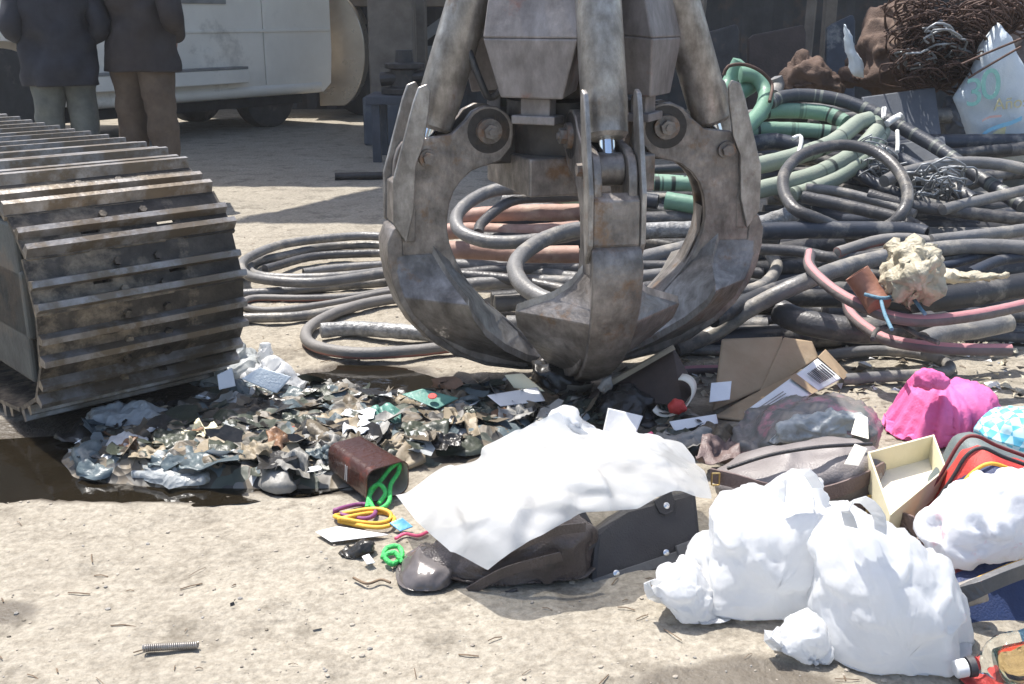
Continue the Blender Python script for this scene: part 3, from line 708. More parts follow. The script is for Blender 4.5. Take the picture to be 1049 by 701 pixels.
fr_.box(IC - SD * .285 + TD * .75 + Vector((0, 0, -.03)), (.02, 1.9, .46), RM); mk('track_frame', fr_, MT['track_paint'], exc, bevel=.01)
for k in range(5):
    c = IC + TD * (.45 + k * .48) + Vector((0, 0, -TR + .155)); r_ = MB(); r_.lathe(c - SD * .16, SD, [(0, .06), (0, .075), (.05, .075), (.05, .1), (.08, .1), (.08, .075), (.24, .075), (.24, .1), (.27, .1), (.27, .075), (.32, .075), (.32, .06)], 20)
    mk('roller', r_, MT['steel_dark'], exc, smooth='auto')
cf = MB(); cf.box(IC + TD * 1.35 - SD * .75 + Vector((0, 0, .06)), (1.2, .8, .28), RM); mk('axle_beam', cf, MT['track_paint'], exc, bevel=.02)
sp_ = MB(); sp_.lathe(IC + TD * TL - SD * .03, SD, [(0, .06), (0, .25), (.06, .25), (.06, .06)], 24); mk('drive_sprocket', sp_, MT['steel_dark'], exc)

# ------------------------------------------------------------------ background: shed, van, truck
shed = thing('open_shed', (1.5, 11.5, 0), 'dark open shed with corrugated back wall behind the hose heap', 'shed')
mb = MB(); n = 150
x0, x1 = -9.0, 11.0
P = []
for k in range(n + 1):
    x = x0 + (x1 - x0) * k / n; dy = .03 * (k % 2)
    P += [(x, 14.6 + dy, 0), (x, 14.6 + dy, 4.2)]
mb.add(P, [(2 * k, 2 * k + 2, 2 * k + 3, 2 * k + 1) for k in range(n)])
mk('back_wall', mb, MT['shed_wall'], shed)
SHADE_ROOF_Z = 6.5
rf = MB(); off = SUN_TO * (SHADE_ROOF_Z / SUN_TO.z)
ap = G(232, 226) + off; q1 = G(392, 192) + off; q0 = G(196, 190) + off
poly = [(-9, q0.y + .5), (q0.x, q0.y), (q1.x, q1.y), (ap.x, ap.y), (ap.x + 2.0, ap.y - .25), (2.6, 8.1), (11, 8.4), (11, 14.5), (-9, 14.5)]  # added roof out of view, outlined to cast the shadow edges on the yard
rf.slab([(x, y, SHADE_ROOF_Z) for x, y in poly], (0, 0, .06)); mk('shade_roof', rf, MT['shed_wall'], shed)
for px, Y, w, mat_, top in ((422, 11.2, .30, 'timber', SHADE_ROOF_Z), (846, 9.6, .10, 'timber', SHADE_ROOF_Z), (1200, 9.0, .2, 'timber', SHADE_ROOF_Z)):
    p = PY(px, 60, Y); b = MB(); b.box((p.x, Y, top / 2), (w, w, top)); mk('post', b, MT[mat_], shed, bevel=.01)
def beam(a, b, w, mat_, name='brace', parent=None):
    a, b = Vector(a), Vector(b); d = b - a; mb_ = MB(); q = d.to_track_quat('Y', 'Z').to_matrix()
    mb_.box((a + b) / 2, (w, d.length, w), q); return mk(name, mb_, MT[mat_], parent if parent else shed, bevel=.006)
beam(PY(428, 42, 11.4), PY(474, 8, 11.4), .10, 'concrete'); beam(PY(425, 54, 11.45), PY(492, 52, 11.45), .12, 'concrete', 'rail')
for k, (px, py0, pw, ph) in enumerate(((385, 30, 44, 66), (720, 52, 62, 78), (775, 48, 70, 82))):
    pass
# a low blue work stand with a block of pale masonry on it
st = thing('work_stand', G(412, 168), 'blue steel trestle stand left behind the grab', 'stand')
a = G(387, 166); b = G(446, 166)
for p in (a, b, a + Vector((0, .5, 0)), b + Vector((0, .5, 0))):
    l_ = MB(); l_.box(p + Vector((0, 0, .24)), (.07, .07, .48)); mk('leg', l_, MT['blue_steel'], st, bevel=.004)
t_ = MB(); t_.box((a + b) / 2 + Vector((0, .25, .51)), ((b - a).length + .16, .62, .07)); mk('top', t_, MT['blue_steel'], st, bevel=.005)
blk = MB(); c_ = (a + b) / 2 + Vector((-.02, .25, .5475)); blk.lathe(c_, (0, 0, 1), [(0, .20), (.05, .20), (.06, .13), (.2, .12), (.21, .17), (.25, .17), (.26, .08), (.36, .07)], 20); blk.cyl(c_ + Vector((-.2, -.05, .12)), c_ + Vector((.24, -.05, .15)), .06, .05, 14); tag(mk('machine_part', blk, MT['steel_dark'], bevel=.006), 'dusty grey machine part standing on the blue trestle', 'machine part')
bk = MB(); p = PY(403, 58, 10.6); bk.box((p.x, 10.6, .95), (.42, .4, 1.0)); tag(mk('masonry_block', bk, MT['timber'], bevel=.02), 'grey brown block pillar beside the shed post', 'block')
bk2 = MB(); bk2.box((p.x, 10.6, .225), (.55, .55, .45)); tag(mk('plinth', bk2, MT['slate'], bevel=.02), 'dark plinth under the grey brown block pillar', 'plinth')

# van: side panels along a line, nose out of frame at left
van = thing('parked_van', (-3.6, 10.5, 0), 'dusty cream van parked behind the two standing men', 'van')
VA = Vector((-5.2, 7.9, 0)); VB = PY(342, 100, 12.7); VB.z = 0
vd = (VB - VA).normalized(); vn = Vector((-vd.y, vd.x, 0)); VL = (VB - VA).length
VM = Matrix(((vd.x, 0, vn.x, VA.x), (vd.y, 0, vn.y, VA.y), (0, 1, 0, 0), (0, 0, 0, 1)))   # local x along, y up, z inwards
def arch(c, r, n=12): return [(c + r * math.cos(a), .36 + r * math.sin(a)) for a in np.linspace(math.pi, 0, n) if .36 + r * math.sin(a) > .2]
s_at = lambda px, y: min(((PY(px, y, Y).xy - (VA + vd * s).xy).length, s) for s in np.linspace(0, VL, 160) for Y in [(VA + vd * s).y])[1]
s_w = s_at(8, 90); s_seam = s_at(272, 60); s_door = s_at(120, 60)
WR = .46
front = [(0, .42)] + [(s_w - WR - .06, .42)] + [(s_w + (WR + .06) * math.cos(a), .46 + (WR + .06) * math.sin(a)) for a in np.linspace(math.pi, 0, 14)] + [(s_w + WR + .06, .40), (s_door - .006, .40), (s_door - .006, 2.15), (0, 2.15)]
door = [(s_door + .006, .40), (s_seam - .006, .38), (s_seam - .006, 2.15), (s_door + .006, 2.15)]
rear = [(s_seam + .006, .38), (VL - .16, .36), (VL - .03, .45), (VL, .8), (VL, 1.4), (VL - .05, 2.15), (s_seam + .006, 2.15)]
mb = MB(); mb.prism(front, VM, 0, .05); bd = mk('side_panel', mb, MT['white_van'], van, bevel=.008)
for poly_ in (door, rear):
    mb = MB(); mb.prism(poly_, VM, 0, .05); mk('door' if poly_ is door else 'rear_panel', mb, MT['white_van'], van, bevel=.008)
mb = MB(); mb.prism([(0.02, .45), (s_w - .6, .45), (s_w - .6, 1.0), (s_w + .6, 1.0), (s_w + .6, .45), (VL - .2, .45), (VL - .05, .5), (VL - .06, 2.2), (.05, 2.2)], VM, .052, 1.75); mk('body', mb, MT['white_van'], van, bevel=.03)
mb = MB(); mb.prism([(.3, .25), (VL - .4, .25), (VL - .4, .448), (.3, .448)], VM, .12, 1.6); mk('underbody', mb, MT['dark'], van)
mb = MB(); mb.prism([(s_w + .5, 1.02), (VL - .02, 1.02), (VL - .02, 1.05), (s_w + .5, 1.05)], VM, -.014, 0.002); mk('moulding', mb, MT['white_van'], van, bevel=.004)
mb = MB(); mb.prism([(s_w + .5, 1.30), (s_at(232, 12), 1.30), (s_at(232, 12), 1.36), (s_w + .5, 1.36)], VM, -.02, 0.002); mk('trim_strip', mb, MT['trim'], van, bevel=.004)
s1 = s_at(247, 95)
mb = MB(); mb.prism([(s_door - .8, .52), (s1, .52), (s1 + .04, .58), (s1, .66), (s_door - .8, .66)], VM, -.12, .002); stp_ = mk('side_step', mb, MT['white_van'], van, bevel=.01)
mb = MB(); mb.prism([(s_door - .8, .66), (s1, .66), (s1, .685), (s_door - .8, .685)], VM, -.125, -.003); mk('tread', mb, MT['trim'], stp_, bevel=.004)
def wheel(parent, c, axis, r, w, name='wheel', rimmat='trim'):
    e = MB(); e.lathe(c - axis * w / 2, axis, [(0, r * .60), (0, r * .9), (w * .12, r), (w * .88, r), (w, r * .9), (w, r * .60), (w * .5, r * .55)], 40)
    t = mk(name, e, MT['tyre'], parent, smooth='auto')
    h_ = MB(); h_.lathe(c - axis * w * .42, axis, [(0, .02), (.02, r * .25), (.06, r * .3), (.05, r * .56), (0, r * .60), (w * .5, r * .6), (w * .5, .02)], 28); mk('rim', h_, MT[rimmat], t, smooth='auto')
    return t
tubeo_ = MB().tube([VM @ Vector((s_w + .62, .43, .05)), VM @ Vector((VL - .2, .42, .05))], .07, 14, .2); mk('sill', tubeo_, MT['white_van'], van, smooth=True)
wheel(van, VA + vd * s_w + vn * .14 + Vector((0, 0, WR)), vn, WR, .24)
wheel(van, VA + vd * (s_seam + .25) + vn * .30 + Vector((0, 0, .38)), vn, .38, .24)
wheel(van, VA + vd * (s_seam + .25) + vn * 1.45 + Vector((0, 0, .38)), vn, .38, .24)

# truck behind, its rear end: polished rounded guard, wheel, chassis beam
trk = thing('flatbed_truck', PY(365, 130, 13.4) * Vector((1, 1, 0)) if False else (PY(365, 130, 13.4).x, 13.4, 0), 'rear end of a truck with rounded metallic tan wheel guard past the van', 'truck')
c = PY(345, 52, 13.4); rr = .66
mb = MB(); pr = []
for a in np.linspace(R(-75), R(75), 18): pr.append((rr * math.cos(a) * .55, rr * math.sin(a)))
pr = [(-.2, -rr * .966)] + pr + [(-.2, rr * .966)]
mb.prism(pr, Matrix(((1, 0, 0, c.x), (0, 0, 1, 13.2), (0, 1, 0, c.z), (0, 0, 0, 1))), 0, .7); mk('wheel_guard', mb, MT['tan_steel'], trk, smooth='auto', bevel=.01)
wheel(trk, Vector((c.x + .30, 13.75, .48)), Vector((0, 1, 0)), .48, .3); wheel(trk, Vector((c.x + .30, 15.2 - .9, .48)), Vector((0, 1, 0)), .46, .3)
mb = MB(); mb.box((c.x + .45, 13.9, 1.02), (1.9, .5, .14)); mk('chassis_beam', mb, MT['dark'], trk, bevel=.01)
mb = MB(); mb.box((c.x + .45, 13.9, 1.35), (2.1, 1.0, .10)); mk('bed', mb, MT['timber'], trk, bevel=.01)
# clutter in the shed's dark interior
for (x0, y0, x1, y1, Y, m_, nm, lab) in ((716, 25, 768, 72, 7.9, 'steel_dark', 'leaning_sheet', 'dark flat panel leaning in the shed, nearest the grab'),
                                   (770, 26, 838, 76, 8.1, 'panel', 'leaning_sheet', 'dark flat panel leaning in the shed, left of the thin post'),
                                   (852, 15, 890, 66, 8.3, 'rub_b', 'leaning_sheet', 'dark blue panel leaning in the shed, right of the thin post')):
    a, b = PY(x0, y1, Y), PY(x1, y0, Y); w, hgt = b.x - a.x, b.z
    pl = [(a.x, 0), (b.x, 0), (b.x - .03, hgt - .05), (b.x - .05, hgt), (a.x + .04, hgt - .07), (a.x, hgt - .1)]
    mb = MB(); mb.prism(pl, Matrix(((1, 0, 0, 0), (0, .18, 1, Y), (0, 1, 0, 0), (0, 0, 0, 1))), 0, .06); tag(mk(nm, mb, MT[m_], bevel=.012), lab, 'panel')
for px, lab in ((822, 'leaning dark timber stake nearest the sacks'), (708, 'leaning dark timber stake behind the green hoses')):
    a = PY(px, 80, 8.8); a.z = 0; b = PY(px + 16, -60, 9.0); o = beam(a, b, .07, 'timber', 'timber_stake', parent=trk); o.parent = None; o.location = world_org(trk); tag(o, lab, 'stake')

# ------------------------------------------------------------------ people
def figure(name, x, Y, turn, label, jm, tm, hgt=1.72, skin='skin', hem=.80, wide=1.0):
    t = thing(name, (x, Y, 0), label, 'person')
    Mz = Matrix.Translation((x, Y, 0)) @ Matrix.Rotation(turn, 4, 'Z') @ Matrix.Scale(hgt / 1.75, 4)
    W = lambda p: Mz @ Vector(p)
    # one continuous body grown from a skeleton
    J = {'pelvis': (0, 0, .95, .13), 'waist': (0, 0, 1.10, .125), 'chest': (0, .01, 1.32, .145), 'neckb': (0, .0, 1.47, .07), 'neck': (0, -.01, 1.53, .056), 'head': (0, -.02, 1.63, .088), 'crown': (0, .0, 1.70, .075)}
    Lk = [('pelvis', 'waist'), ('waist', 'chest'), ('chest', 'neckb'), ('neckb', 'neck'), ('neck', 'head'), ('head', 'crown')]
    for s, n_ in ((-1, 'l'), (1, 'r')):
        J.update({'hip' + n_: (s * .095, 0, .90, .088), 'kn' + n_: (s * .115, -.02, .50, .058), 'an' + n_: (s * .125, .02, .09, .042), 'to' + n_: (s * .14, -.15, .035, .034),
                  'sh' + n_: (s * .19, 0, 1.42, .062), 'el' + n_: (s * .27, .05, 1.14, .045), 'wr' + n_: (s * .14, -.19, 1.03, .03), 'ha' + n_: (s * .09, -.21, .99, .036)})
        Lk += [('pelvis', 'hip' + n_), ('hip' + n_, 'kn' + n_), ('kn' + n_, 'an' + n_), ('an' + n_, 'to' + n_), ('chest', 'sh' + n_), ('sh' + n_, 'el' + n_), ('el' + n_, 'wr' + n_), ('wr' + n_, 'ha' + n_)]
        for f, (dx, dz, ln) in enumerate(((-.02, .0, .055), (-.008, -.01, .07), (.006, -.012, .075), (.02, -.01, .062))):
            J[f'f{f}{n_}'] = (s * .085 + dx, -.235, .955 + dz, .010); J[f'g{f}{n_}'] = (s * .075 + dx, -.245, .955 - ln * .6 + dz, .008)
            Lk += [('ha' + n_, f'f{f}{n_}'), (f'f{f}{n_}', f'g{f}{n_}')]
        J['th' + n_] = (s * .045, -.23, .985, .010); J['ti' + n_] = (s * .03, -.25, .96, .008); Lk += [('ha' + n_, 'th' + n_), ('th' + n_, 'ti' + n_)]
    J['nose'] = (0, -.125, 1.62, .012); Lk.append(('head', 'nose'))
    names = list(J); me = bpy.data.meshes.new('body')
    sc = hgt / 1.75
    me.from_pydata([tuple(W(J[k][:3]) - Vector((x, Y, 0))) for k in names], [(names.index(a), names.index(b)) for a, b in Lk], [])
    o = bpy.data.objects.new('body', me); COL.objects.link(o); o.parent = t
    sk = o.modifiers.new('skin', 'SKIN'); sk.use_smooth_shade = True
    lay = me.skin_vertices[0] if me.skin_vertices else None
    if lay is None:
        bpy.context.view_layer.objects.active = o; lay = me.attributes.get('skin_vertices') or o.data.skin_vertices.active if False else None
    if lay:
        for k, n_ in enumerate(names): lay.data[k].radius = (J[n_][3] * sc,) * 2
        lay.data[names.index('pelvis')].use_root = True
    o.modifiers.new('sub', 'SUBSURF').render_levels = 2
    me.materials.append(MT[skin])
    # hair cap
    hv = MB(); hv.lathe(W((0, .015, 1.60)), (0, 0, 1), [(0, .088), (.05, .098), (.10, .09), (.135, .05), (.15, .0)], 20); mk('hair', hv, MT['hair'], t, smooth=True)
    # trousers: two legs, cloth settled with folds
    for s in (-1, 1):
        rings = []
        for k in range(34):
            q = k / 33; z = .97 - q * .93
            cx = s * (.085 + .04 * q); rx = np.interp(q, [0, .15, .5, .9, 1], [.105, .112, .09, .078, .082]); ry = np.interp(q, [0, .15, .5, .9, 1], [.125, .13, .10, .088, .098])
            rings.append((W((cx, .01 - .015 * math.sin(q * 3), z)), rx * sc, ry * sc, turn))
        V, f = loft(rings, 30); V = np.array(V); E = grid_edges(34, 30, True)
        P = relax(V, E, 1.045, stay=.10, iters=60, jitter=.004, seed=int(abs(x) * 100) + s, floor=.02, smooth=3); P = facets(P, f, .011, n=30, seed=int(abs(x) * 100) + s, sharp=6, floor=.02)
        mk('trouser_leg', MB().add(P, f), MT[tm], t, smooth=True)
        sv, sf = loft([(W((s * .135, -.05, .0)), .048 * sc, .135 * sc, turn), (W((s * .135, -.05, .03)), .05 * sc, .138 * sc, turn), (W((s * .133, -.035, .06)), .045 * sc, .115 * sc, turn), (W((s * .13, .02, .10)), .04 * sc, .055 * sc, turn)], 20)
        mk('shoe', MB().add(sv, sf), MT['shoe_leather'], t, smooth=True)
        sl = MB(); e = [W(J[k + ('l' if s < 0 else 'r')][:3]) for k in ('sh', 'el', 'wr')]
        sl.tube([e[0] + Vector((0, 0, .03)), e[0].lerp(e[1], .5), e[1], e[1].lerp(e[2], .5), e[2]], lambda q: (.088 - .028 * q) * sc, 18, .03); V = np.array(sl.v); mk('sleeve', sl, MT[jm], t, smooth=True)
    rings = []
    for k in range(30):
        q = k / 29; z = hem + q * (1.48 - hem)
        rx = np.interp(q, [0, .1, .45, .75, .92, 1], [.215, .222, .205, .225, .20, .07]); ry = np.interp(q, [0, .1, .5, .75, .92, 1], [.160, .168, .155, .155, .11, .06])
        rings.append((W((0, 0, z)), rx * sc * wide, ry * sc * wide, turn))
    V, f = loft(rings, 40); V = np.array(V); E = grid_edges(30, 40, True)
    P = relax(V, E, 1.05, stay=.10, iters=60, jitter=.005, seed=int(abs(x) * 77), floor=.02, smooth=3); P = facets(P, f, .028, n=26, seed=int(abs(x) * 77), sharp=6, floor=.02)
    mk('jacket', MB().add(P, f), MT[jm], t, smooth=True)
    return t
def at_px(px, Y): return PY(px, 80, Y).x
figure('person', at_px(64, 7.1), 7.1, R(200), 'man in long dark blue jacket and faded grey green trousers, by the wheel', 'jacket_blue', 'jeans', 1.70, hem=.76, wide=1.12)
figure('person', at_px(147, 7.2), 7.2, R(165), 'man in dark brown jacket and brown trousers beside the track', 'jacket_brown', 'cords', 1.80, hem=.80, wide=1.1)
figure('person', PY(1068, 100, 6.6).x, 6.6, R(180), 'person in grey mauve long sleeves cut off by the right edge', 'stripe_shirt', 'jeans', 1.66)

# ------------------------------------------------------------------ hoses
BLK = 'black hoses in the scrap heap'
def hose(pts, r, mat, label, mode='heap', dY=0.0, dz=0.0, oa=False, ob=False, name='rubber_hose', cat='hose', group=None, n=10, wob=0.0, pts3=None):
    W = []
    for q in pts:
        if mode == 'heap': W.append(PY(q[0], q[1], heapY(q[1]) - dY - (q[2] if len(q) > 2 else 0)))
        else: W.append(G(q[0], q[1], r + dz + (q[2] if len(q) > 2 else 0)))
    for w in W: w.z = max(w.z, r * .95)
    r *= .82; mb = MB().tube(W, r, n, max(r * .9, .02), oa, ob, wob=wob or .02)
    o = mk(name, mb, MT[mat], smooth='auto'); tag(o, label, cat, group); return o
def conv(ox, oy, s): return lambda *pts: [(ox + p[0] / s, oy + p[1] / s) + tuple(p[2:]) for p in pts]
c5 = conv(650, 120, 2.504); c8 = conv(680, 40, 3.504); c1 = conv(370, 0, 1.798); c6 = conv(220, 160, 2.919)
# coil lying on the ground at left
c6h = 'hoses coiled flat on the dirt'
hose(c6((640, 262), (480, 240), (350, 245), (200, 265), (100, 305), (80, 338), (130, 366), (300, 378), (500, 352), (640, 330)), .027, 'rub_l', 'grey hose, outermost turn at the back of the flat coil', 'g', dz=.05, group=c6h)
hose(c6((640, 275), (480, 266), (330, 272), (215, 296), (120, 318), (108, 345), (170, 362), (330, 362), (500, 345), (640, 318)), .025, 'rub_l', 'grey hose, second turn inside the flat coil', 'g', dz=.0, group=c6h)
hose(c6((640, 292), (480, 291), (300, 300), (180, 330), (150, 338)), .025, 'rub', 'grey hose, third turn inside the flat coil', 'g', dz=.012, group=c6h)
hose(c6((640, 320), (495, 326), (380, 334), (265, 348)), .024, 'rub_l', 'grey hose end lying in the middle of the flat coil', 'g', dz=.0, ob=True, group=c6h)
hose(c6((20, 420), (60, 414), (200, 405), (400, 385), (520, 376), (660, 352)), .026, 'rub_l', 'grey hose crossing straight in front of the flat coil', 'g', dz=.0, group=c6h)
hose(c6((620, 396), (510, 408), (350, 440), (170, 462), (85, 448), (115, 425), (260, 425), (420, 418), (560, 392)), .018, 'pink_thin', 'thin red lined hose doubled back in front of the flat coil', 'g', dz=.0, group=c6h)
hose(c6((-90, 500), (40, 486), (230, 481), (340, 465), (420, 448)), .024, 'rub_l', 'grey hose running out from beneath the crawler track', 'g', dz=.0, group=c6h)
hose(c6((700, 410), (525, 428), (400, 455), (300, 500), (272, 540), (310, 572), (430, 590), (590, 583), (690, 572), (860, 552)), .027, 'pink_thin', 'grey hose with reddish line looping out nearest the puddle', 'g', dz=.0, group=c6h)
hose(c6((318, 522), (420, 516), (600, 528), (740, 540)), .036, 'wrapf', 'thick taped hose lying inside the nearest loop', 'g', dz=.0, n=12, group=c6h, wob=.05)
hose(c6((-20, 352), (30, 345), (85, 362)), .022, 'rub', 'short hose end with open mouth beside the track', 'g', dz=.0, ob=True, group=c6h)
# loops seen through the grab
hose(c1((420, 352), (330, 347), (240, 352), (182, 388), (182, 425), (240, 446), (330, 442), (420, 425)), .035, 'rub_l', 'pale grey hose loop seen through the left gap of the grab', dY=.35)
hose(c1((430, 360), (370, 364), (280, 370), (225, 408), (215, 430)), .028, 'rub', 'dark hose curving inside the loop seen through the left gap', dY=.22)
hose(c1((180, 402), (260, 395), (380, 392), (440, 392)), .050, 'terra', 'terracotta plastic pipe, upper of those seen through the grab', dY=.05, name='plastic_pipe', cat='pipe', group='terracotta pipes')
hose(c1((150, 462), (205, 462), (300, 470), (400, 470)), .050, 'terra', 'terracotta plastic pipe, lower of those seen through the grab', dY=.10, name='plastic_pipe', cat='pipe', group='terracotta pipes')
hose(c1((120, 430), (200, 425), (300, 428), (400, 420)), .045, 'terra', 'terracotta plastic pipe between two others behind the grab', dY=.0, name='plastic_pipe', cat='pipe', group='terracotta pipes')
hose(c1((450, 590), (330, 548), (290, 515), (287, 480), (330, 445), (385, 425), (450, 418)), .040, 'rub_l', 'grey hose bend rising beside the front tine', dY=.40)
hose(c1((300, 335), (345, 350), (400, 372), (470, 385)), .050, 'green_plain', 'green hose crossing behind the front tine', dY=.05, cat='hose', name='ribbed_hose')
for k, (a, b, rr_, m_) in enumerate(((488, 515, .034, 'rub_l'), (510, 495, .03, 'rub'), (530, 520, .034, 'rub_l'), (505, 540, .030, 'rub'))):
    hose(c1((150, a), (280, (a + b) / 2 - 6), (420, b), (560, b - 14)), rr_, m_, ('highest', 'second', 'third', 'lowest')[k] + ' of four grey hoses lying low behind the grab', dY=.12 + .03 * k, group='low hoses behind the grab')
# behind the right-hand gap
hose(c1((470, 400), (560, 403), (640, 398), (760, 402)), .036, 'rub', 'dark straight hose, uppermost in the right gap of the grab', dY=.05)
hose(c5((-100, 315), (30, 293), (180, 288), (250, 282)), .045, 'wrapf', 'thick hose in shiny wrinkled tape behind the right tine', dY=.18, n=12, wob=.06)
hose(c5((-120, 262), (30, 262), (180, 258), (300, 250)), .042, 'rub', 'thick dark hose behind the right tine, above the taped one', dY=.08)
hose(c5((-120, 400), (40, 358), (190, 325), (330, 312), (372, 316)), .040, 'rub_l', 'grey hose slanting up behind the right tine', dY=.20, ob=True)
hose(c5((-60, 385), (60, 382), (200, 388), (330, 402)), .028, 'rub', 'thin dark hose low behind the right tine', dY=.18)
hose(c5((80, 440), (250, 450), (330, 430), (365, 385), (350, 355)), .030, 'rub_l', 'grey hose hooking upward right of the grab', dY=.26)
hose(c5((-90, 212), (-20, 208), (60, 218)), .042, 'rub_b', 'blue black hose end behind the right tine', dY=.12)
hose(c5((250, 232), (170, 228), (80, 214)), .050, 'green_plain', 'short green pipe with open mouth in the right gap', dY=.20, ob=True, name='plastic_pipe', cat='pipe')
hose(c5((-100, 168), (40, 165), (160, 172), (250, 175)), .045, 'green_hose', 'green ribbed hose, highest in the right gap of the grab', dY=.05, name='ribbed_hose')
hose(c5((20, 138), (120, 132), (260, 128), (330, 120)), .030, 'rub_d', 'black hose passing behind the right pin of the grab', dY=.0)
# green ribbed hoses
gh = 'green ribbed hoses on top of the heap'
hose(c8((190, 235), (232, 160), (272, 78)), .046, 'green_plain', 'pale green pipe pointing up beside the bound bundle', dY=.25, name='plastic_pipe', cat='pipe', n=14)
hose(c8((170, 290), (245, 215), (322, 160)), .050, 'green_plain', 'pale green pipe with open black mouth, top of heap', dY=.35, ob=True, name='plastic_pipe', cat='pipe', n=14)
hose(c8((230, 380), (300, 315), (352, 255), (366, 190), (330, 135), (275, 128)), .048, 'green_plain', 'pale green pipe bent over like a hook at heap top', dY=.42, name='plastic_pipe', cat='pipe', n=14)
hose(c8((395, 205), (408, 165), (400, 140)), .045, 'rub_l', 'grey pipe stub right of the green hook', dY=.18, name='plastic_pipe', cat='pipe')
hose(c8((330, 290), (360, 262), (480, 258), (590, 270), (650, 300)), .048, 'green_hose', 'green and black banded hose, uppermost of the ribbed ones', dY=.12, name='ribbed_hose', group=gh, n=14)
hose(c8((280, 345), (330, 326), (450, 325), (590, 335), (660, 350)), .045, 'green_hose', 'green and black banded hose just below the uppermost', dY=.08, name='ribbed_hose', group=gh, n=14)
hose(c8((180, 500), (320, 460), (460, 425), (600, 375), (700, 300), (742, 290)), .050, 'green_grey', 'dusty green hose ending in a pale knuckle above the loop', dY=.34, name='ribbed_hose', group=gh, n=14)
hose(c8((240, 580), (320, 548), (430, 520), (560, 480), (700, 400), (770, 320), (750, 300)), .050, 'green_grey', 'dusty green hose bending round outside the pale knuckle', dY=.30, name='ribbed_hose', group=gh, n=14)
hose(c8((460, 560), (540, 535), (640, 490), (740, 410), (790, 330)), .042, 'green_grey', 'dusty green hose seen through the large rubber loop', dY=.26, name='ribbed_hose', group=gh, n=14)
hose(c8((-40, 520), (40, 520), (110, 522), (200, 520)), .042, 'green_hose', 'green hose stub just left of the right tine edge', dY=.15, name='ribbed_hose', n=14)
# black hoses of the heap
hose(c8((380, 230), (430, 208), (520, 203), (640, 222), (760, 268), (860, 322), (980, 390), (1110, 480), (1290, 600)), .042, 'print_hose', 'long black hose with printed bands arching over the heap', dY=.22, n=12)
hose(c8((250, 385), (310, 378), (400, 368), (490, 388)), .050, 'rub_b', 'blue black hose under the green banded ones', dY=.22, n=12)
hose(c8((740, 385), (860, 438), (980, 500), (1110, 580)), .042, 'rub_b', 'blue black hose running right from behind the loop', dY=.25, n=12)
hose(c5((560, 300, -.25), (470, 262, -.05), (410, 235), (382, 185), (390, 135), (440, 92), (530, 72), (615, 88), (672, 132), (700, 190), (688, 245, -.05), (640, 285, -.2), (540, 310, -.3)), .031, 'rub', 'large grey rubber loop standing on the heap', dY=.62, n=12)
hose(c5((640, 165), (690, 143), (800, 120), (900, 118), (999, 134), (1140, 175)), .034, 'rub_l', 'pale grey hose arching to the right edge', dY=.40, n=12)
hose(c5((790, 238), (840, 225), (999, 188), (1120, 160)), .030, 'rub_l', 'grey hose rising to the right edge under the pale arch', dY=.42, n=12)
hose(c5((600, 200), (700, 226), (850, 246), (999, 262), (1120, 268)), .034, 'rub', 'grey hose lying level right of the loop', dY=.36, n=12)
hose(c5((560, 140), (660, 190), (760, 225), (820, 235)), .034, 'rub_b', 'dark hose descending behind the loop to the right', dY=.22, n=12)
hose(c5((430, 205), (560, 232), (680, 262), (742, 292)), .034, 'rub', 'dark hose slanting down through the loop', dY=.40, n=12)
hose(c5((440, 182), (520, 190), (620, 215), (720, 250)), .026, 'rub_l', 'grey hose slanting down through the loop, above the dark one', dY=.34)
hose(c5((300, 295), (420, 290), (560, 290), (700, 292), (748, 302)), .044, 'rub_b', 'thick blue black hose lying level below the loop', dY=.48, n=12, ob=True)
hose(c5((240, 300), (310, 280), (412, 246)), .044, 'wrapf', 'taped hose stub right of the right tine', dY=.40, ob=True, n=12, wob=.05)
hose(c5((520, 348), (620, 318), (700, 312), (770, 322)), .028, 'pink_thin', 'brownish grey hose bowed below the thick level one', dY=.50)
hose(c5((300, 338), (420, 345), (520, 362), (640, 350), (700, 332)), .028, 'rub', 'dark hose sagging below the bowed one', dY=.44)
hose(c5((110, 600, -.55), (205, 555, -.42), (300, 490, -.2), (420, 430), (560, 378), (720, 346), (860, 332), (999, 336), (1140, 350)), .036, 'rub_l', 'very long pale grey hose sweeping up across the heap front', dY=.66, n=12)
hose(c5((760, 318), (900, 302), (999, 290), (1120, 270)), .032, 'rub_l', 'pale grey hose rising right above the long sweeping one', dY=.52)
hose(c5((200, 520), (320, 460), (440, 420), (560, 395)), .036, 'rub_d', 'black hose underneath the long sweeping one', dY=.46, n=12)
hose(c5((220, 490), (330, 470), (470, 465), (600, 470), (760, 480)), .042, 'rub_d', 'thick black hose in shadow at heap foot', dY=.40, n=12)
hose(c5((375, 500), (430, 525), (560, 547), (660, 545), (760, 530)), .056, 'rub', 'short very thick dusty hose at heap foot', dY=.40, n=14, oa=False)
hose(c5((680, 395), (800, 380), (900, 355), (999, 350), (1120, 340)), .022, 'rub_b', 'thin blue black hose under the long sweeping one at right', dY=.56)
hose(c5((860, 400), (930, 370), (999, 358), (1100, 350)), .026, 'rub_b', 'thin blue black hose lowest at the right edge', dY=.58)
hose(c5((720, 475), (860, 456), (990, 432), (1120, 420)), .056, 'rub_d', 'thick black pipe at right behind the pink striped hose', dY=.46, n=14)
hose(c5((450, 350), (452, 388), (520, 450), (620, 500), (720, 522), (850, 512), (1000, 482), (1140, 440)), .024, 'pink_hose', 'black hose with broad pink stripe looping to the right edge', dY=.80, n=12)
hose(c5((545, 470), (555, 505), (600, 545), (660, 575), (800, 594), (965, 597)), .024, 'pink_hose', 'pink striped hose ending on the dirt at right', dY=.52, n=12, ob=True)
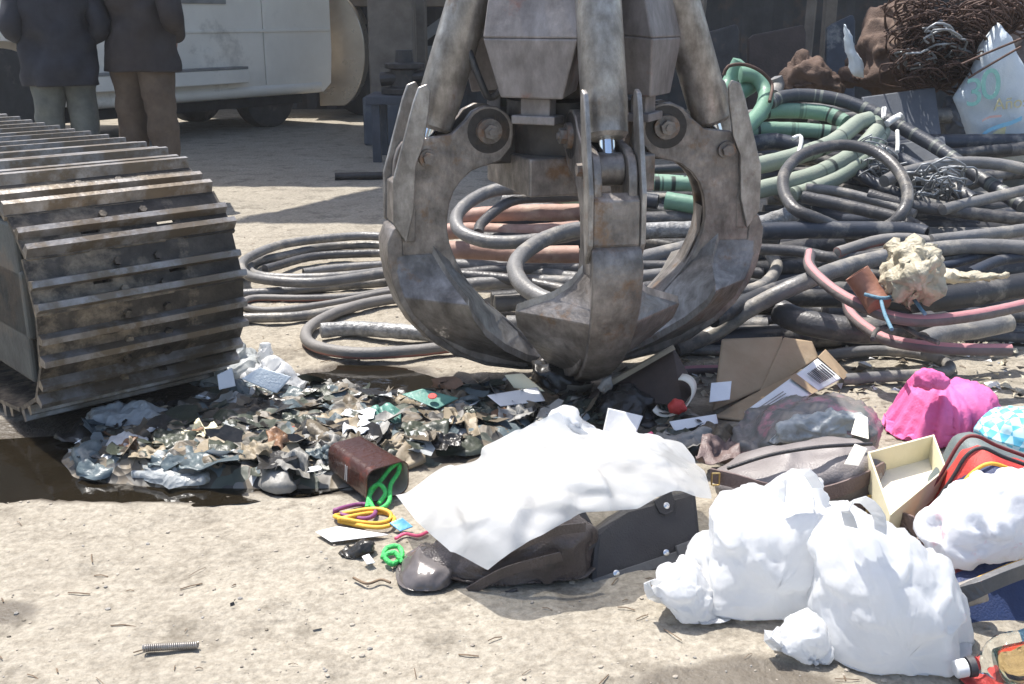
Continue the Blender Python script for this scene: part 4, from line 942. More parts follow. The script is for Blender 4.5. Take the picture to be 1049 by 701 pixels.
hose(c5((740, 575), (790, 557), (880, 545), (960, 528)), .040, 'rub_l', 'grey pipe with open mouth under the striped hose', dY=.44, oa=True, n=14, name='plastic_pipe', cat='pipe')
hose(c5((628, 485), (605, 450, .06), (570, 400, .20)), .050, 'copper', 'short brown pipe stub with open mouth pointing up', dY=.86, ob=True, n=18, name='pipe_stub', cat='pipe')
hose(c5((440, 640), (480, 615), (600, 600), (720, 606), (800, 632), (790, 655), (640, 666), (530, 674)), .024, 'rub_l', 'grey hose bent back on itself on the dirt, nearest hose', 'g', n=12)
hose(c5((60, 605), (120, 596), (240, 598), (330, 590)), .024, 'rub_l', 'grey hose lying on the dirt behind the cardboard box', 'g', n=12)
hose(c5((40, 660), (140, 650), (260, 648), (330, 655)), .020, 'pink_hose', 'pink striped hose on the dirt left of the cardboard box', 'g', n=12)
# filler: hoses deeper in the heap that show only in the gaps
rng = random.Random(3); USED = set()
for k in range(46):
    y = 120 + 245 * (k / 45); xa = rng.uniform(660, 860); xb = xa + rng.uniform(180, 420)
    sl = rng.uniform(-34, 34); bow = rng.uniform(-22, 22)
    if y < 175: xa = max(xa, 700)
    rr_ = rng.choice((.03, .036, .042, .05)); mm_ = rng.choice(('rub', 'rub_d', 'rub_d', 'rub_b', 'rub_l'))
    lb_ = ('thin ' if rr_ < .035 else 'very thick ' if rr_ > .045 else 'medium ' if rr_ < .04 else 'thick ') + {'rub': 'dark grey', 'rub_d': 'black', 'rub_b': 'blue black', 'rub_l': 'pale grey'}[mm_] + ' hose in the ' + ('top' if y < 180 else 'upper middle' if y < 240 else 'lower middle' if y < 300 else 'foot') + ' heap' + (', toward the right edge' if xa > 760 else ', toward the grab')
    if lb_ in USED: lb_ += ', lower one'
    USED.add(lb_)
    hose([(xa, y - sl / 2), (xa * .66 + xb * .34, y + bow), (xa * .34 + xb * .66, y + bow * .6), (xb, y + sl / 2)], rr_, mm_,
         lb_, dY=-.10 + .012 * (k % 9), group='hoses buried in the heap')
for k in range(12):
    y = 205 + 12 * k; xa = rng.uniform(470, 540); xb = rng.uniform(700, 790)
    hose([(xa, y - rng.uniform(-14, 14)), ((xa + xb) / 2, y + rng.uniform(-10, 10)), (xb, y + rng.uniform(-12, 12))], rng.choice((.03, .036, .042)), rng.choice(('rub', 'rub_l', 'rub_d')),
         ('first', 'second', 'third', 'fourth', 'fifth', 'sixth', 'seventh', 'eighth', 'ninth', 'tenth', 'eleventh', 'twelfth')[k] + ' hose from the top in the stack right behind the grab', dY=-.05 + .01 * (k % 5), group='hoses buried behind the grab')
# cords, ties and wire
def cordo(pts, r, mat, label, Yf=None, name='cord', cat='cord', dY=.7):
    o = mk(name, MB().tube([PY(x, y, (heapY(y) if Yf is None else Yf) - dY) for x, y in pts], r, 7, r * 2), MT[mat], smooth=True); return tag(o, label, cat)
cordo([c8(p)[0] for p in ((215, 130), (232, 98), (290, 92), (350, 118), (388, 165), (380, 225))], .009, 'wire', 'thin dark wire binding the green pipes together', dY=.52, name='binding_wire', cat='wire')
cordo([c8(p)[0] for p in ((800, 305), (825, 288), (850, 275), (852, 282))], .017, 'rope_white', 'white cord end sticking out above the green knuckle', dY=.36)
cordo([c8(p)[0] for p in ((785, 285), (786, 248), (796, 246), (792, 280))], .006, 'rope_white', 'white cord loop over the printed hose', dY=.38)
cordo([c8(p)[0] for p in ((838, 330), (840, 370), (838, 405))], .010, 'rope_white', 'white cord hanging down below the printed hose', dY=.36)
cordo([c8(p)[0] for p in ((462, 358), (488, 348), (494, 366), (484, 410))], .010, 'rope_white', 'white cord tied round the blue black hose', dY=.42)
cordo([c5(p)[0] for p in ((590, 455), (640, 465), (700, 455), (745, 505))], .006, 'rope_blue', 'blue cord knotted round the brown pipe stub', dY=.95)
cordo([c5(p)[0] for p in ((605, 395), (625, 440), (640, 500), (660, 545))], .006, 'rope_blue', 'blue cord hanging straight down from the pipe stub', dY=.93)
cordo([c5(p)[0] for p in ((610, 570), (625, 545), (680, 535), (730, 560), (780, 580))], .008, 'rub_d', 'thin black wire curled under the striped hose', dY=.72, name='thin_wire', cat='wire')
# wad of yellowed foam in the heap
fw = lambda *p: [PY(*c5((x, y))[0], Y) for x, y, Y in p]
sheet('foam_wad', [fw((625, 395, 3.36), (680, 342, 3.42), (735, 350, 3.40)), fw((735, 350, 3.40), (775, 400, 3.34), (755, 440, 3.28)), fw((650, 490, 3.26), (700, 496, 3.24), (755, 440, 3.28)), fw((625, 395, 3.36), (630, 450, 3.28), (650, 490, 3.26))], MT['foam'], 40, 40, rest=1.16, stay=.05, jitter=.010, bulge=.10, bulgeY=-.12, seed=4, crm=.030, cn=26, smooth=1, thick=.002)
tag(COL.objects['foam_wad'], 'yellowed crumpled foam wad beside the brown pipe stub', 'foam')
blob('foam_strip', MT['foam'], outline=c5((750, 410), (800, 395), (900, 402), (960, 400), (960, 412), (880, 418), (800, 428)), Yc=3.42, thick=.03, rest=1.2, jitter=.01, seed=5, K=48, J=14, floor=None)
tag(COL.objects['foam_strip'], 'long thin strip of foam lying on the black pipe', 'foam')
# ------------------------------------------------------------------ sacks, wire nest and printed bag at the upper right
blob('sack', MT['sack'], outline=[(868, 86), (880, 55), (892, 20), (905, 2), (935, 0), (960, 20), (965, 70), (950, 92), (900, 96)], Yc=6.3, thick=.28, rest=1.16, crm=.09, K=110, J=44, seed=8)
tag(COL.objects['sack'], 'tall slumped brown sack beside the rusty wire nest', 'sack')
sk2 = blob('sack', MT['sack'], outline=[(800, 92), (806, 72), (822, 58), (838, 62), (848, 76), (862, 84), (862, 96), (820, 98)], Yc=6.25, thick=.2, rest=1.18, crm=.09, seed=9); tag(sk2, 'low crumpled brown sack behind the printed hose', 'sack')
sk3 = blob('sack', MT['sack_white'], outline=[(864, 22), (870, 30), (876, 55), (884, 68), (886, 82), (874, 78), (866, 50)], Yc=6.0, thick=.04, rest=1.1, seed=10, K=40, J=12, floor=None); tag(sk3, 'pale twisted rag hanging on the tall brown sack', 'rag')
def wire_nest(x0, x1, y0, y1, Y, nw, label, mat, r=.006, seed=5):
    rg = random.Random(seed); mb = MB()
    for k in range(nw):
        c = (rg.uniform(x0, x1), rg.uniform(y0, y1)); rad = rg.uniform(6, 24); ph = rg.uniform(0, 6.3); yy = Y + rg.uniform(-.2, .2)
        pts = [PY(c[0] + rad * math.cos(ph + a) + rg.uniform(-6, 6), c[1] + .7 * rad * math.sin(ph + a) + rg.uniform(-4, 4), yy + .12 * math.sin(a + ph)) for a in np.linspace(0, rg.uniform(3, 9), 10)]
        mb.tube(pts, r, 5, .03)
    return tag(mk('wire_nest', mb, MT[mat], smooth=True), label, 'wire nest')
wire_nest(925, 1015, 6, 84, 5.95, 230, 'tangled nest of rusty wire above the printed white sack', 'wire', .0045)
wire_nest(1000, 1046, 4, 30, 6.2, 46, 'small rusty wire tangle in the top right corner', 'wire', .006, 15)
wire_nest(938, 972, 30, 66, 5.85, 16, 'few grey wires caught in the rusty wire nest', 'wire_grey', .006, 25)
wire_nest(930, 985, 176, 208, 4.9, 34, 'bluish wire tangle lying between the hoses at right', 'wire_grey', .005, 35)
wire_nest(880, 915, 150, 185, 5.1, 14, 'loose grey wire under the blue grey sheet', 'wire_grey', .004, 36)
sk4 = blob('sack', MT['sack'], outline=[(940, 90), (955, 60), (985, 48), (998, 55), (992, 75), (965, 92)], Yc=6.1, thick=.15, rest=1.15, seed=12, floor=None); tag(sk4, 'brown cloth bundle under the rusty wire nest', 'sack')
# the white sack with faded print
ws = thing('printed_sack', (PY(1015, 150, 5.75).x, 5.75, 0), 'crumpled white woven sack printed with a faded 30, at right', 'sack')
wpts = [(1022, 22), (1034, 40), (1048, 70), (1052, 120), (1050, 165), (1018, 168), (995, 160), (985, 130), (976, 100), (995, 75), (1005, 45)]
body = mk('sack_body', blob_mesh(wpts, 5.75, .10, rest=1.05, crm=.012, seed=20, K=80, J=30, floor=None, power=.55), MT['sack_white'], ws, smooth=True)
def text_mesh(s, size, Mx, mat, parent, name, ext=.002):
    cu = bpy.data.curves.new('txt', 'FONT'); cu.body = s; cu.size = size; cu.extrude = ext; cu.align_x = 'CENTER'; cu.align_y = 'CENTER'
    ob = bpy.data.objects.new('txt', cu); COL.objects.link(ob)
    dg = bpy.context.evaluated_depsgraph_get(); me = bpy.data.meshes.new_from_object(ob.evaluated_get(dg)); bpy.data.objects.remove(ob)
    me.materials.clear(); me.materials.append(mat)
    o = bpy.data.objects.new(name, me); COL.objects.link(o); o.parent = parent; o.matrix_local = Matrix.Translation(-world_org(parent)) @ Mx
    return o
def lay_on(o, target, off=.004, maxd=.6):
    """wrap flat print onto the surface it is printed on, along the distance axis"""
    from mathutils.bvhtree import BVHTree
    tm = target.data; tv = [target_w(target) @ v.co for v in tm.vertices]
    bvh = BVHTree.FromPolygons(tv, [tuple(p.vertices) for p in tm.polygons]); Wm = target_w(o); inv = Wm.inverted()
    for v in o.data.vertices:
        w = Wm @ v.co; hit = bvh.ray_cast(Vector((w.x, w.y - maxd, w.z)), Vector((0, 1, 0)))
        if hit[0] is not None: w.y = hit[0].y - off
        v.co = inv @ w
def target_w(o):
    m = o.matrix_basis.copy() if not o.parent else Matrix.Translation(o.parent.location) @ o.matrix_local
    return m
FACE = lambda p, tilt=0: Matrix.Translation(p) @ Matrix.Rotation(math.pi / 2, 4, 'X') @ Matrix.Rotation(tilt, 4, 'Z')
for s, sz, px, py, m_, tl in (('3', .20, 998, 96, 'print_green', .12), ('0', .22, 1015, 88, 'print_green', .12), ('Años', .085, 1036, 106, 'print_gold', .12)):
    o = text_mesh(s, sz, FACE(PY(px, py, 5.6), tl), MT[m_], ws, 'print'); lay_on(o, body)
for pts, wd, m_ in (([(999, 150), (1008, 137), (1022, 130), (1036, 126), (1047, 121)], .022, 'print_blue'), ([(1006, 124), (1014, 120), (1026, 119)], .012, 'print_red'), ([(1008, 150), (1018, 140), (1030, 134)], .045, 'print_gold'), ([(1026, 152), (1034, 150), (1042, 151)], .014, 'print_red')):
    mb = MB(); C = spline([PY(x, y, 5.6) for x, y in pts], .02)
    A = [p + Vector((0, 0, wd / 2)) for p in C]; B = [p - Vector((0, 0, wd / 2)) for p in C]; strip(mb, A, B); o = mk('print', mb, MT[m_], ws); lay_on(o, body)
# blue grey sheet and dark cloths below the sacks
mb = MB(); q = [PY(884, 100, 5.75), PY(958, 90, 5.8), PY(966, 150, 5.55), PY(890, 166, 5.5)]; mb.slab(q, (0, .03, 0)); tag(mk('metal_sheet', mb, MT['slate'], bevel=.004), 'flat blue grey sheet leaning below the brown sacks', 'sheet')
mb = MB(); q = [PY(900, 152, 5.4), PY(968, 140, 5.45), PY(975, 190, 5.2), PY(905, 205, 5.15)]; mb.slab(q, (0, .03, 0)); tag(mk('metal_sheet', mb, MT['slate'], bevel=.004), 'second blue grey sheet lower down between the hoses', 'sheet')
o = blob('sack', MT['slate'], outline=[(960, 118), (970, 102), (990, 100), (1002, 130), (1000, 158), (975, 158)], Yc=5.85, thick=.12, rest=1.15, seed=22, floor=None); tag(o, 'dark blue grey cloth bundle left of the printed sack', 'cloth bundle')
cordo([(985, 66), (1010, 55), (1046, 40)], .006, 'wire', 'dark wire stretched across the printed white sack, upper one', Yf=5.5, name='thin_wire', cat='wire', dY=0)
cordo([(992, 80), (1015, 66), (1046, 48)], .006, 'wire', 'dark wire stretched across the printed white sack, lower one', Yf=5.48, name='thin_wire', cat='wire', dY=0)
# bits on the far ground
o = mk('steel_bar', MB().cyl(G(343, 181, .03), G(396, 180, .03), .030, .030, 12), MT['steel_dark'], smooth='auto'); tag(o, 'dark round bar lying on the far dirt by the grab', 'bar')
# ------------------------------------------------------------------ dumped bags and goods in front
def pleat(mb, count, amp, seed=0):
    P = np.array(mb.v); N = vnormals(P, mb.f); c = P.mean(0); a = np.arctan2(P[:, 1] - c[1], P[:, 0] - c[0]); z = (P[:, 2] - P[:, 2].min()) / np.ptp(P[:, 2])
    rg = np.random.RandomState(seed); ph = rg.uniform(0, 6.3, 3)
    w = np.abs(np.sin(a * count / 2 + ph[0] + .8 * np.sin(3 * a + ph[1]) + .6 * z)) ** .6 + .5 * np.abs(np.sin(a * count * .83 + ph[2]))
    P = P - N * ((1.2 - w) * amp * np.clip(1.15 - z, .25, 1))[:, None]; P[:, 2] = np.maximum(P[:, 2], .002); mb.v = [tuple(p) for p in P]; return mb
def Q(pts): return [PY(x, y, Y) for x, y, Y in pts]
def ribbon(name, pts, width, mat, parent=None, thick=.004, up=Vector((0, 0, 1)), smooth=True):
    C = spline([Vector(p) for p in pts], .012); mb = MB(); n = len(C); V = []
    for k, p in enumerate(C):
        t = (C[min(k + 1, n - 1)] - C[max(k - 1, 0)]).normalized(); w = (up - t * up.dot(t)).normalized(); m = t.cross(w)
        V += [p + w * width / 2 + m * thick / 2, p - w * width / 2 + m * thick / 2, p - w * width / 2 - m * thick / 2, p + w * width / 2 - m * thick / 2]
    f = [(k * 4 + c, k * 4 + (c + 1) % 4, (k + 1) * 4 + (c + 1) % 4, (k + 1) * 4 + c) for k in range(n - 1) for c in range(4)] + [(3, 2, 1, 0), tuple(range(4 * n - 4, 4 * n))]
    mb.add(V, f); return mk(name, mb, MT[mat], parent, bevel=.001)
def tubeo(name, pts, r, mat, parent=None, n=8, closed=False): return mk(name, MB().tube(pts, r, n, r * 1.5, closed=closed), MT[mat], parent, smooth=True)

# grey brown satchel under the white sheet
sat = thing('satchel', G(505, 606), 'limp grey brown cloth satchel under the white plastic sheet', 'bag')
mk('satchel_body', blob_mesh([(407, 604), (412, 578), (440, 560), (480, 545), (530, 530), (580, 525), (607, 545), (612, 592), (570, 603), (500, 612), (440, 611)], 2.13, .085, rest=1.16, crm=.032, seed=31, K=110, J=40, jitter=.006, smooth=2, power=.6), MT['satchel'], sat, smooth=True)
tubeo('piping', Q([(409, 607, 2.042), (430, 611, 2.035), (465, 613, 2.03), (500, 612, 2.03), (530, 604, 2.035)]), .004, 'black', sat)
mk('vinyl_pocket', blob_mesh([(406, 605), (411, 578), (428, 567), (452, 566), (466, 572), (468, 608), (440, 612)], 2.108, .088, rest=1.1, crm=.02, seed=33, K=60, J=24, power=.6), MT['clear'], sat, smooth=True)
for k, (pp) in enumerate(([(480, 606, 2.03), (520, 585, 2.028), (575, 570, 2.035)], [(530, 560, 2.04), (565, 545, 2.05), (600, 540, 2.07)])):
    ribbon('strap', Q(pp), .022, 'satchel', sat)

# black case
case = thing('briefcase', G(662, 592), 'black leatherette case with riveted grey straps beside the satchel', 'case')
fq = Q([(604, 602, 2.08), (722, 577, 2.17), (714, 500, 2.27), (640, 520, 2.20), (610, 543, 2.14)])
fn = (fq[1] - fq[0]).cross(fq[2] - fq[0]).normalized()
if fn.y > 0: fn = -fn
mb = MB(); mb.slab(fq, -fn * .13); mk('case_body', mb, MT['black'], case, bevel=.014)
def on_case(x, y, off=.002):
    d = ray(x, y); o_ = Vector((0, 0, CAM_H)); t = (fq[0] - o_).dot(fn) / d.dot(fn); return o_ + d * t + fn * off
def rivet(parent, p, r=.0075): 
    m_ = MB(); m_.lathe(p, fn, [(0, r), (.002, r), (.004, r * .6), (.0045, 0)], 14); mk('rivet', m_, MT['nickel'], parent, smooth='auto')
s_ = mk('strap', MB().slab([on_case(*q) for q in ((606, 594), (690, 566), (716, 552), (718, 563), (692, 577), (608, 603))], fn * .006), MT['strapgrey'], case, bevel=.002)
rivet(s_, on_case(630, 588, .008)); rivet(s_, on_case(681, 567, .008))
for pl, rv in (([(581, 530), (598, 524), (607, 540), (609, 560), (600, 566), (592, 560), (588, 545)], (601, 557)), ([(668, 514), (686, 503), (690, 515), (688, 525), (681, 529), (674, 526)], (681, 519))):
    s_ = mk('tab', MB().slab([on_case(x, y, .004) for x, y in pl], fn * .006), MT['black'], case, bevel=.002); rivet(s_, on_case(*rv, .010))
s_ = mk('strap', MB().slab([on_case(x, y, .003) for x, y in ((690, 560), (722, 548), (724, 562), (695, 578))], fn * .012), MT['strapgrey'], case, bevel=.003)

# white plastic sheet thrown over both
o = sheet('plastic_sheet', [Q([(403, 507, 2.30), (440, 487, 2.36), (480, 468, 2.42), (545, 432, 2.52), (572, 420, 2.56)]), Q([(572, 420, 2.56), (606, 441, 2.56), (660, 446, 2.54), (700, 452, 2.48), (727, 478, 2.36), (731, 512, 2.22)]),
           Q([(500, 586, 1.965), (522, 570, 1.965), (545, 553, 1.975), (600, 526, 2.03), (655, 522, 2.085), (690, 500, 2.16), (731, 512, 2.22)]), Q([(403, 507, 2.30), (425, 535, 2.13), (455, 565, 2.03), (500, 586, 1.965)])],
          MT['film_thin'], 74, 60, rest=1.035, stay=.05, jitter=.0035, bulge=.05, bulgeY=-.06, seed=41, thick=.0, smooth=3, crm=.016, cn=14, floor=.0); tag(o, 'large white translucent plastic sheet thrown over satchel and black case', 'plastic sheet')
o = blob('plastic_bag', MT['film'], outline=[(560, 432), (563, 420), (574, 416), (588, 424), (598, 442), (630, 448), (660, 447), (690, 455), (650, 470), (590, 470), (560, 455)], Yc=2.58, thick=.05, rest=1.14, seed=42, floor=.02); tag(o, 'small white plastic bag peeking out behind the large sheet', 'plastic bag')

# white carrier bags at the front right
wb = 'white plastic carrier bags dumped in front'
for k, (pts, Yc, th, lab, rs) in enumerate((
        ([(722, 560), (724, 530), (740, 511), (770, 508), (792, 516), (812, 500), (832, 494), (848, 512), (858, 545), (850, 590), (828, 622), (770, 652), (715, 642), (700, 610), (712, 582)], 2.02, .13, 'large white carrier bag nearest the black case', 1.17),
        ([(668, 602), (676, 588), (692, 580), (712, 584), (726, 604), (740, 640), (752, 654), (720, 652), (694, 646), (684, 622)], 1.95, .06, 'small white crumpled bag lying left of the carrier bags', 1.2),
        ([(838, 575), (862, 530), (880, 527), (898, 540), (930, 552), (965, 572), (982, 620), (985, 660), (975, 700), (900, 712), (842, 706), (828, 668), (832, 620)], 1.86, .15, 'biggest white carrier bag at the bottom right', 1.16),
        ([(790, 655), (806, 640), (832, 628), (850, 645), (850, 690), (838, 698), (826, 676)], 1.80, .05, 'low white bag corner spilling left at the bottom edge', 1.2),
        ([(845, 600), (838, 560), (850, 520), (872, 514), (888, 528), (905, 545), (900, 600), (880, 625)], 2.06, .10, 'white carrier bag squeezed between the two big ones', 1.18))):
    o = mk('carrier_bag', pleat(blob_mesh(pts, Yc, th, rest=rs, seed=50 + k, K=150, J=56, jitter=.005, smooth=2, power=.62, stay=.06, iters=60, crm=.032, lv=2, fn_=24), 5, .0, 90 + k), MT['film'], smooth=True); tag(o, lab, 'plastic bag', wb)
    hd_ = {0: [(800, 512), (806, 490), (826, 484), (838, 500)], 2: [(872, 540), (868, 520), (884, 512), (900, 528), (902, 545)], 1: [(676, 598), (664, 596), (668, 612), (684, 616)], 3: [(800, 648), (786, 650), (796, 664), (818, 664)]}.get(k)
    if hd_: ribbon('handle', [PY(x, y, Yc - th * .5) for x, y in hd_], .030, 'film', o, .0015, up=Vector((.2, -.6, .7)))
MT['film_pink'] = M('white_film_with_red_print', (.84, .85, .87), (.80, .82, .85), rough=.35, scale=6, bump=.15, transl=.35, c3=(.78, .48, .52), t3=.64, s3=11)
o = blob('carrier_bag', MT['film_pink'], outline=[(942, 548), (960, 525), (985, 503), (1020, 486), (1060, 476), (1085, 520), (1080, 560), (1005, 572), (955, 574)], Yc=2.06, thick=.09, rest=1.17, seed=57, K=100, J=40, jitter=.006, power=.62); tag(o, 'white carrier bag with faint red print lying on the suitcase', 'plastic bag', wb)
o = blob('carrier_bag', MT['film_pink'], outline=[(690, 585), (700, 572), (716, 578), (718, 592), (702, 600)], Yc=2.0, thick=.04, rest=1.2, seed=58, K=40, J=16); tag(o, 'small scrap of red printed white bag beside the black case', 'plastic bag', wb)

# brown handbag
hb = thing('handbag', G(815, 522), 'grey brown leather handbag with wide brown belt behind the carrier bags', 'handbag')
mk('handbag_body', blob_mesh([(730, 492), (748, 476), (800, 463), (860, 453), (890, 452), (904, 468), (902, 495), (893, 520), (840, 528), (770, 522), (737, 512)], 2.46, .11, rest=1.03, crm=.02, seed=61, K=90, J=36, power=.55, jitter=.003), MT['leather_grey'], hb, smooth=True)
ribbon('belt', Q([(728, 487, 2.38), (750, 492, 2.345), (790, 503, 2.335), (840, 506, 2.335), (880, 494, 2.34), (905, 480, 2.40)]), .036, 'leather', hb, .006)
tubeo('zip', Q([(745, 480, 2.39), (790, 466, 2.385), (840, 458, 2.39), (893, 455, 2.42)]), .005, 'black', hb)
sheet('flap', [Q([(735, 510, 2.35), (800, 522, 2.335), (892, 512, 2.345)]), Q([(892, 512, 2.345), (890, 540, 2.33)]), Q([(740, 540, 2.34), (800, 545, 2.32), (890, 540, 2.33)]), Q([(735, 510, 2.35), (740, 540, 2.34)])], MT['leather'], 30, 12, rest=1.05, parent=hb, thick=.004)
mb = MB(); b0 = PY(733, 491, 2.352)
for a_, b_ in (((-.009, 0, .015), (.009, 0, .015)), ((-.009, 0, -.015), (.009, 0, -.015)), ((-.009, 0, -.015), (-.009, 0, .015)), ((.009, 0, -.015), (.009, 0, .015))): mb.cyl(b0 + Vector(a_), b0 + Vector(b_), .002, .002, 8)
mk('buckle', mb, MT['brass'], hb)
mk('clasp', MB().cyl(PY(884, 518, 2.325), PY(897, 514, 2.325), .006, .006, 10).box(PY(890, 516, 2.33), (.012, .008, .045)), MT['brass'], hb, bevel=.001)
mk('zip_tag', MB().slab(Q([(865, 476, 2.34), (876, 455, 2.37), (889, 460, 2.36), (880, 478, 2.335)]), (0, .004, 0)), MT['cream_in'], hb, bevel=.002)

# cream box, open towards the camera
cb = thing('gift_box', G(930, 500), 'open cream cardboard box tilted on its side', 'box')
oq = Q([(889, 463, 2.40), (957, 445, 2.47), (970, 480, 2.33), (912, 528, 2.16)]); cn = (oq[1] - oq[0]).cross(oq[2] - oq[0]).normalized()
if cn.y < 0: cn = -cn
cen = sum(oq, Vector()) / 4; back = [p + cn * .075 for p in oq]
for k in range(4):
    a, b = oq[k], oq[(k + 1) % 4]; inw = (cen - (a + b) / 2).normalized() * .006
    mk('side_wall', MB().hexa([a, b, b + inw, a + inw, a + cn * .073, b + cn * .073, b + inw + cn * .073, a + inw + cn * .073]), MT['cream'], cb, bevel=.001)
mk('base', MB().slab([p + (cen - p) * .03 for p in back], -cn * .005), MT['cream_in'], cb)

# pink bag, blue checked bag, backpack, suitcase
pk = thing('cloth_bag', G(965, 455), 'bright pink knotted cloth bag by the hose on the dirt', 'bag')
mk('bag_body', pleat(blob_mesh([(905, 446), (918, 425), (932, 400), (948, 388), (972, 392), (992, 390), (1008, 394), (1014, 400), (1021, 418), (1020, 436), (1000, 452), (960, 466), (925, 458)], 2.95, .15, rest=1.09, crm=.018, seed=71, K=140, J=50, jitter=.003), 13, .03, 5), MT['pink'], pk, smooth=True)
mk('knot_ear', blob_mesh([(936, 396), (938, 384), (948, 377), (962, 380), (974, 388), (966, 397), (950, 399)], 2.85, .03, rest=1.2, seed=72, K=40, J=16, floor=None), MT['pink'], pk, smooth=True)
MT['check'] = M('blue_white_check', (.14, .52, .70), (.14, .52, .70), rough=.5, scale=5, bump=.1, transl=.12)
cn_, cl_ = MT['check'].node_tree.nodes, MT['check'].node_tree.links; ck = cn_.new('ShaderNodeTexChecker'); ck.inputs['Scale'].default_value = 42; ck.inputs[1].default_value = (.13, .52, .72, 1); ck.inputs[2].default_value = (.55, .80, .88, 1)
tc_ = cn_.new('ShaderNodeTexCoord'); cl_.new(tc_.outputs['Object'], ck.inputs[0]); cl_.new(ck.outputs[0], cn_['Principled BSDF'].inputs['Base Color'])
o = blob('checked_bag', MT['check'], outline=[(1002, 442), (1015, 430), (1032, 422), (1062, 420), (1080, 440), (1075, 470), (1035, 466), (1010, 452)], Yc=2.70, thick=.10, rest=1.12, seed=75); tag(o, 'light blue and white checked bag at right edge', 'bag')
bp_ = thing('backpack', G(1010, 545), 'grey, navy and red school backpack leaning at right edge', 'backpack')
arcs = [([(926, 540), (940, 515), (962, 488), (984, 452), (1000, 446), (1022, 456), (1060, 470), (1090, 482), (1095, 560), (940, 562)], 2.36, .10, 'grey_nylon', 'back_panel'),
        ([(940, 545), (958, 515), (976, 488), (990, 466), (1006, 458), (1030, 468), (1070, 482), (1090, 500), (1090, 556), (950, 558)], 2.30, .09, 'red', 'main_compartment'),
        ([(952, 548), (968, 522), (982, 500), (998, 482), (1016, 474), (1040, 482), (1075, 496), (1088, 520), (1086, 555), (960, 556)], 2.25, .085, 'navy', 'front_compartment'),
        ([(966, 548), (980, 524), (994, 504), (1010, 492), (1030, 490), (1050, 498), (1075, 520), (1080, 552), (975, 556)], 2.21, .08, 'red', 'front_pocket')]
for k, (pts, Yc, th, m_, nm) in enumerate(arcs):
    o = mk(nm, blob_mesh(pts, Yc, th, rest=1.03, seed=80 + k, K=90, J=30, power=.45, jitter=.002), MT[m_], bp_, smooth=True)
    half = pts[:7]
    tubeo('piping', [PY(x, y + 1, Yc - .055) for x, y in half], .0045, ('maroon', 'black', 'yellow', 'yellow')[k], bp_)
ribbon('shoulder_strap', Q([(921, 545, 2.22), (928, 533, 2.20), (938, 540, 2.18), (946, 552, 2.16), (938, 560, 2.15)]), .035, 'leather', bp_, .006)
suit = thing('suitcase', G(1040, 655), 'navy blue suitcase with grey handle at bottom right', 'suitcase')
sq = Q([(972, 668, 1.86), (1120, 668, 1.88), (1120, 560, 2.02), (1049, 572, 2.0), (978, 600, 1.95)])
mk('shell', MB().slab(sq, (.01, .16, .02)), MT['navy'], suit, bevel=.016)
tubeo('zip', [p + Vector((0, -.004, 0)) for p in Q([(978, 602, 1.945), (1010, 588, 1.965), (1050, 573, 1.99), (1110, 563, 2.01)])], .004, 'yellow', suit)
tubeo('lining_edge', Q([(962, 596, 1.98), (985, 585, 2.0), (1015, 570, 2.02), (1060, 556, 2.05)]), .009, 'maroon', suit)
ribbon('handle', Q([(980, 612, 1.90), (1000, 603, 1.88), (1030, 590, 1.89), (1080, 572, 1.93)]), .034, 'strapgrey', suit, .016)
mk('handle_mount', MB().box(PY(995, 607, 1.905), (.055, .03, .045), Matrix.Rotation(R(-20), 3, 'Y')), MT['steel_light'], suit, bevel=.005)
mk('lid_lining', MB().slab(Q([(955, 580, 2.04), (1000, 564, 2.07), (1012, 572, 2.03), (970, 598, 1.99)]), (0, .02, -.01)), MT['mudblack'], suit, bevel=.004)
# bottle
bt = thing('plastic_bottle', G(1030, 690), 'clear plastic bottle with white cap lying in the bottom right corner', 'bottle')
A = G(978, 686, .028); B = G(1075, 668, .055); d = (B - A).normalized()
mk('bottle_body', MB().lathe(A + d * .018, d, [(0, .012), (.012, .013), (.014, .017), (.018, .017), (.020, .014), (.035, .018), (.055, .036), (.075, .046), (.10, .048), (.115, .046), (.125, .048), (.20, .048), (.21, .045), (.27, .044)], 32), MT['glass'], bt, smooth=True)
mk('cap', MB().lathe(A, d, [(0, .014), (.002, .0165), (.02, .0165), (.021, .0165)], 24), MT['paper'], bt, smooth='auto')
mk('neck_ring', MB().lathe(A + d * .024, d, [(0, .0185), (.012, .0195)], 24), MT['ink'], bt, smooth='auto')
mk('liquid', MB().lathe(A + d * .085 + Vector((0, 0, -.012)), d, [(0, .0), (.004, .03), (.02, .032), (.10, .032), (.11, 0)], 24), MT['amber'], bt, smooth=True)
mk('label', MB().lathe(A + d * .150, d, [(0, .0487), (.05, .0487)], 32), MT['blue'], bt, smooth='auto')
o = blob('red_cloth', MT['red'], outline=[(982, 706), (1000, 700), (1020, 699), (1070, 698), (1075, 714), (985, 716)], Yc=1.70, thick=.05, rest=1.1, seed=88, K=50, J=20); tag(o, 'bright red cloth under the plastic bottle', 'cloth')

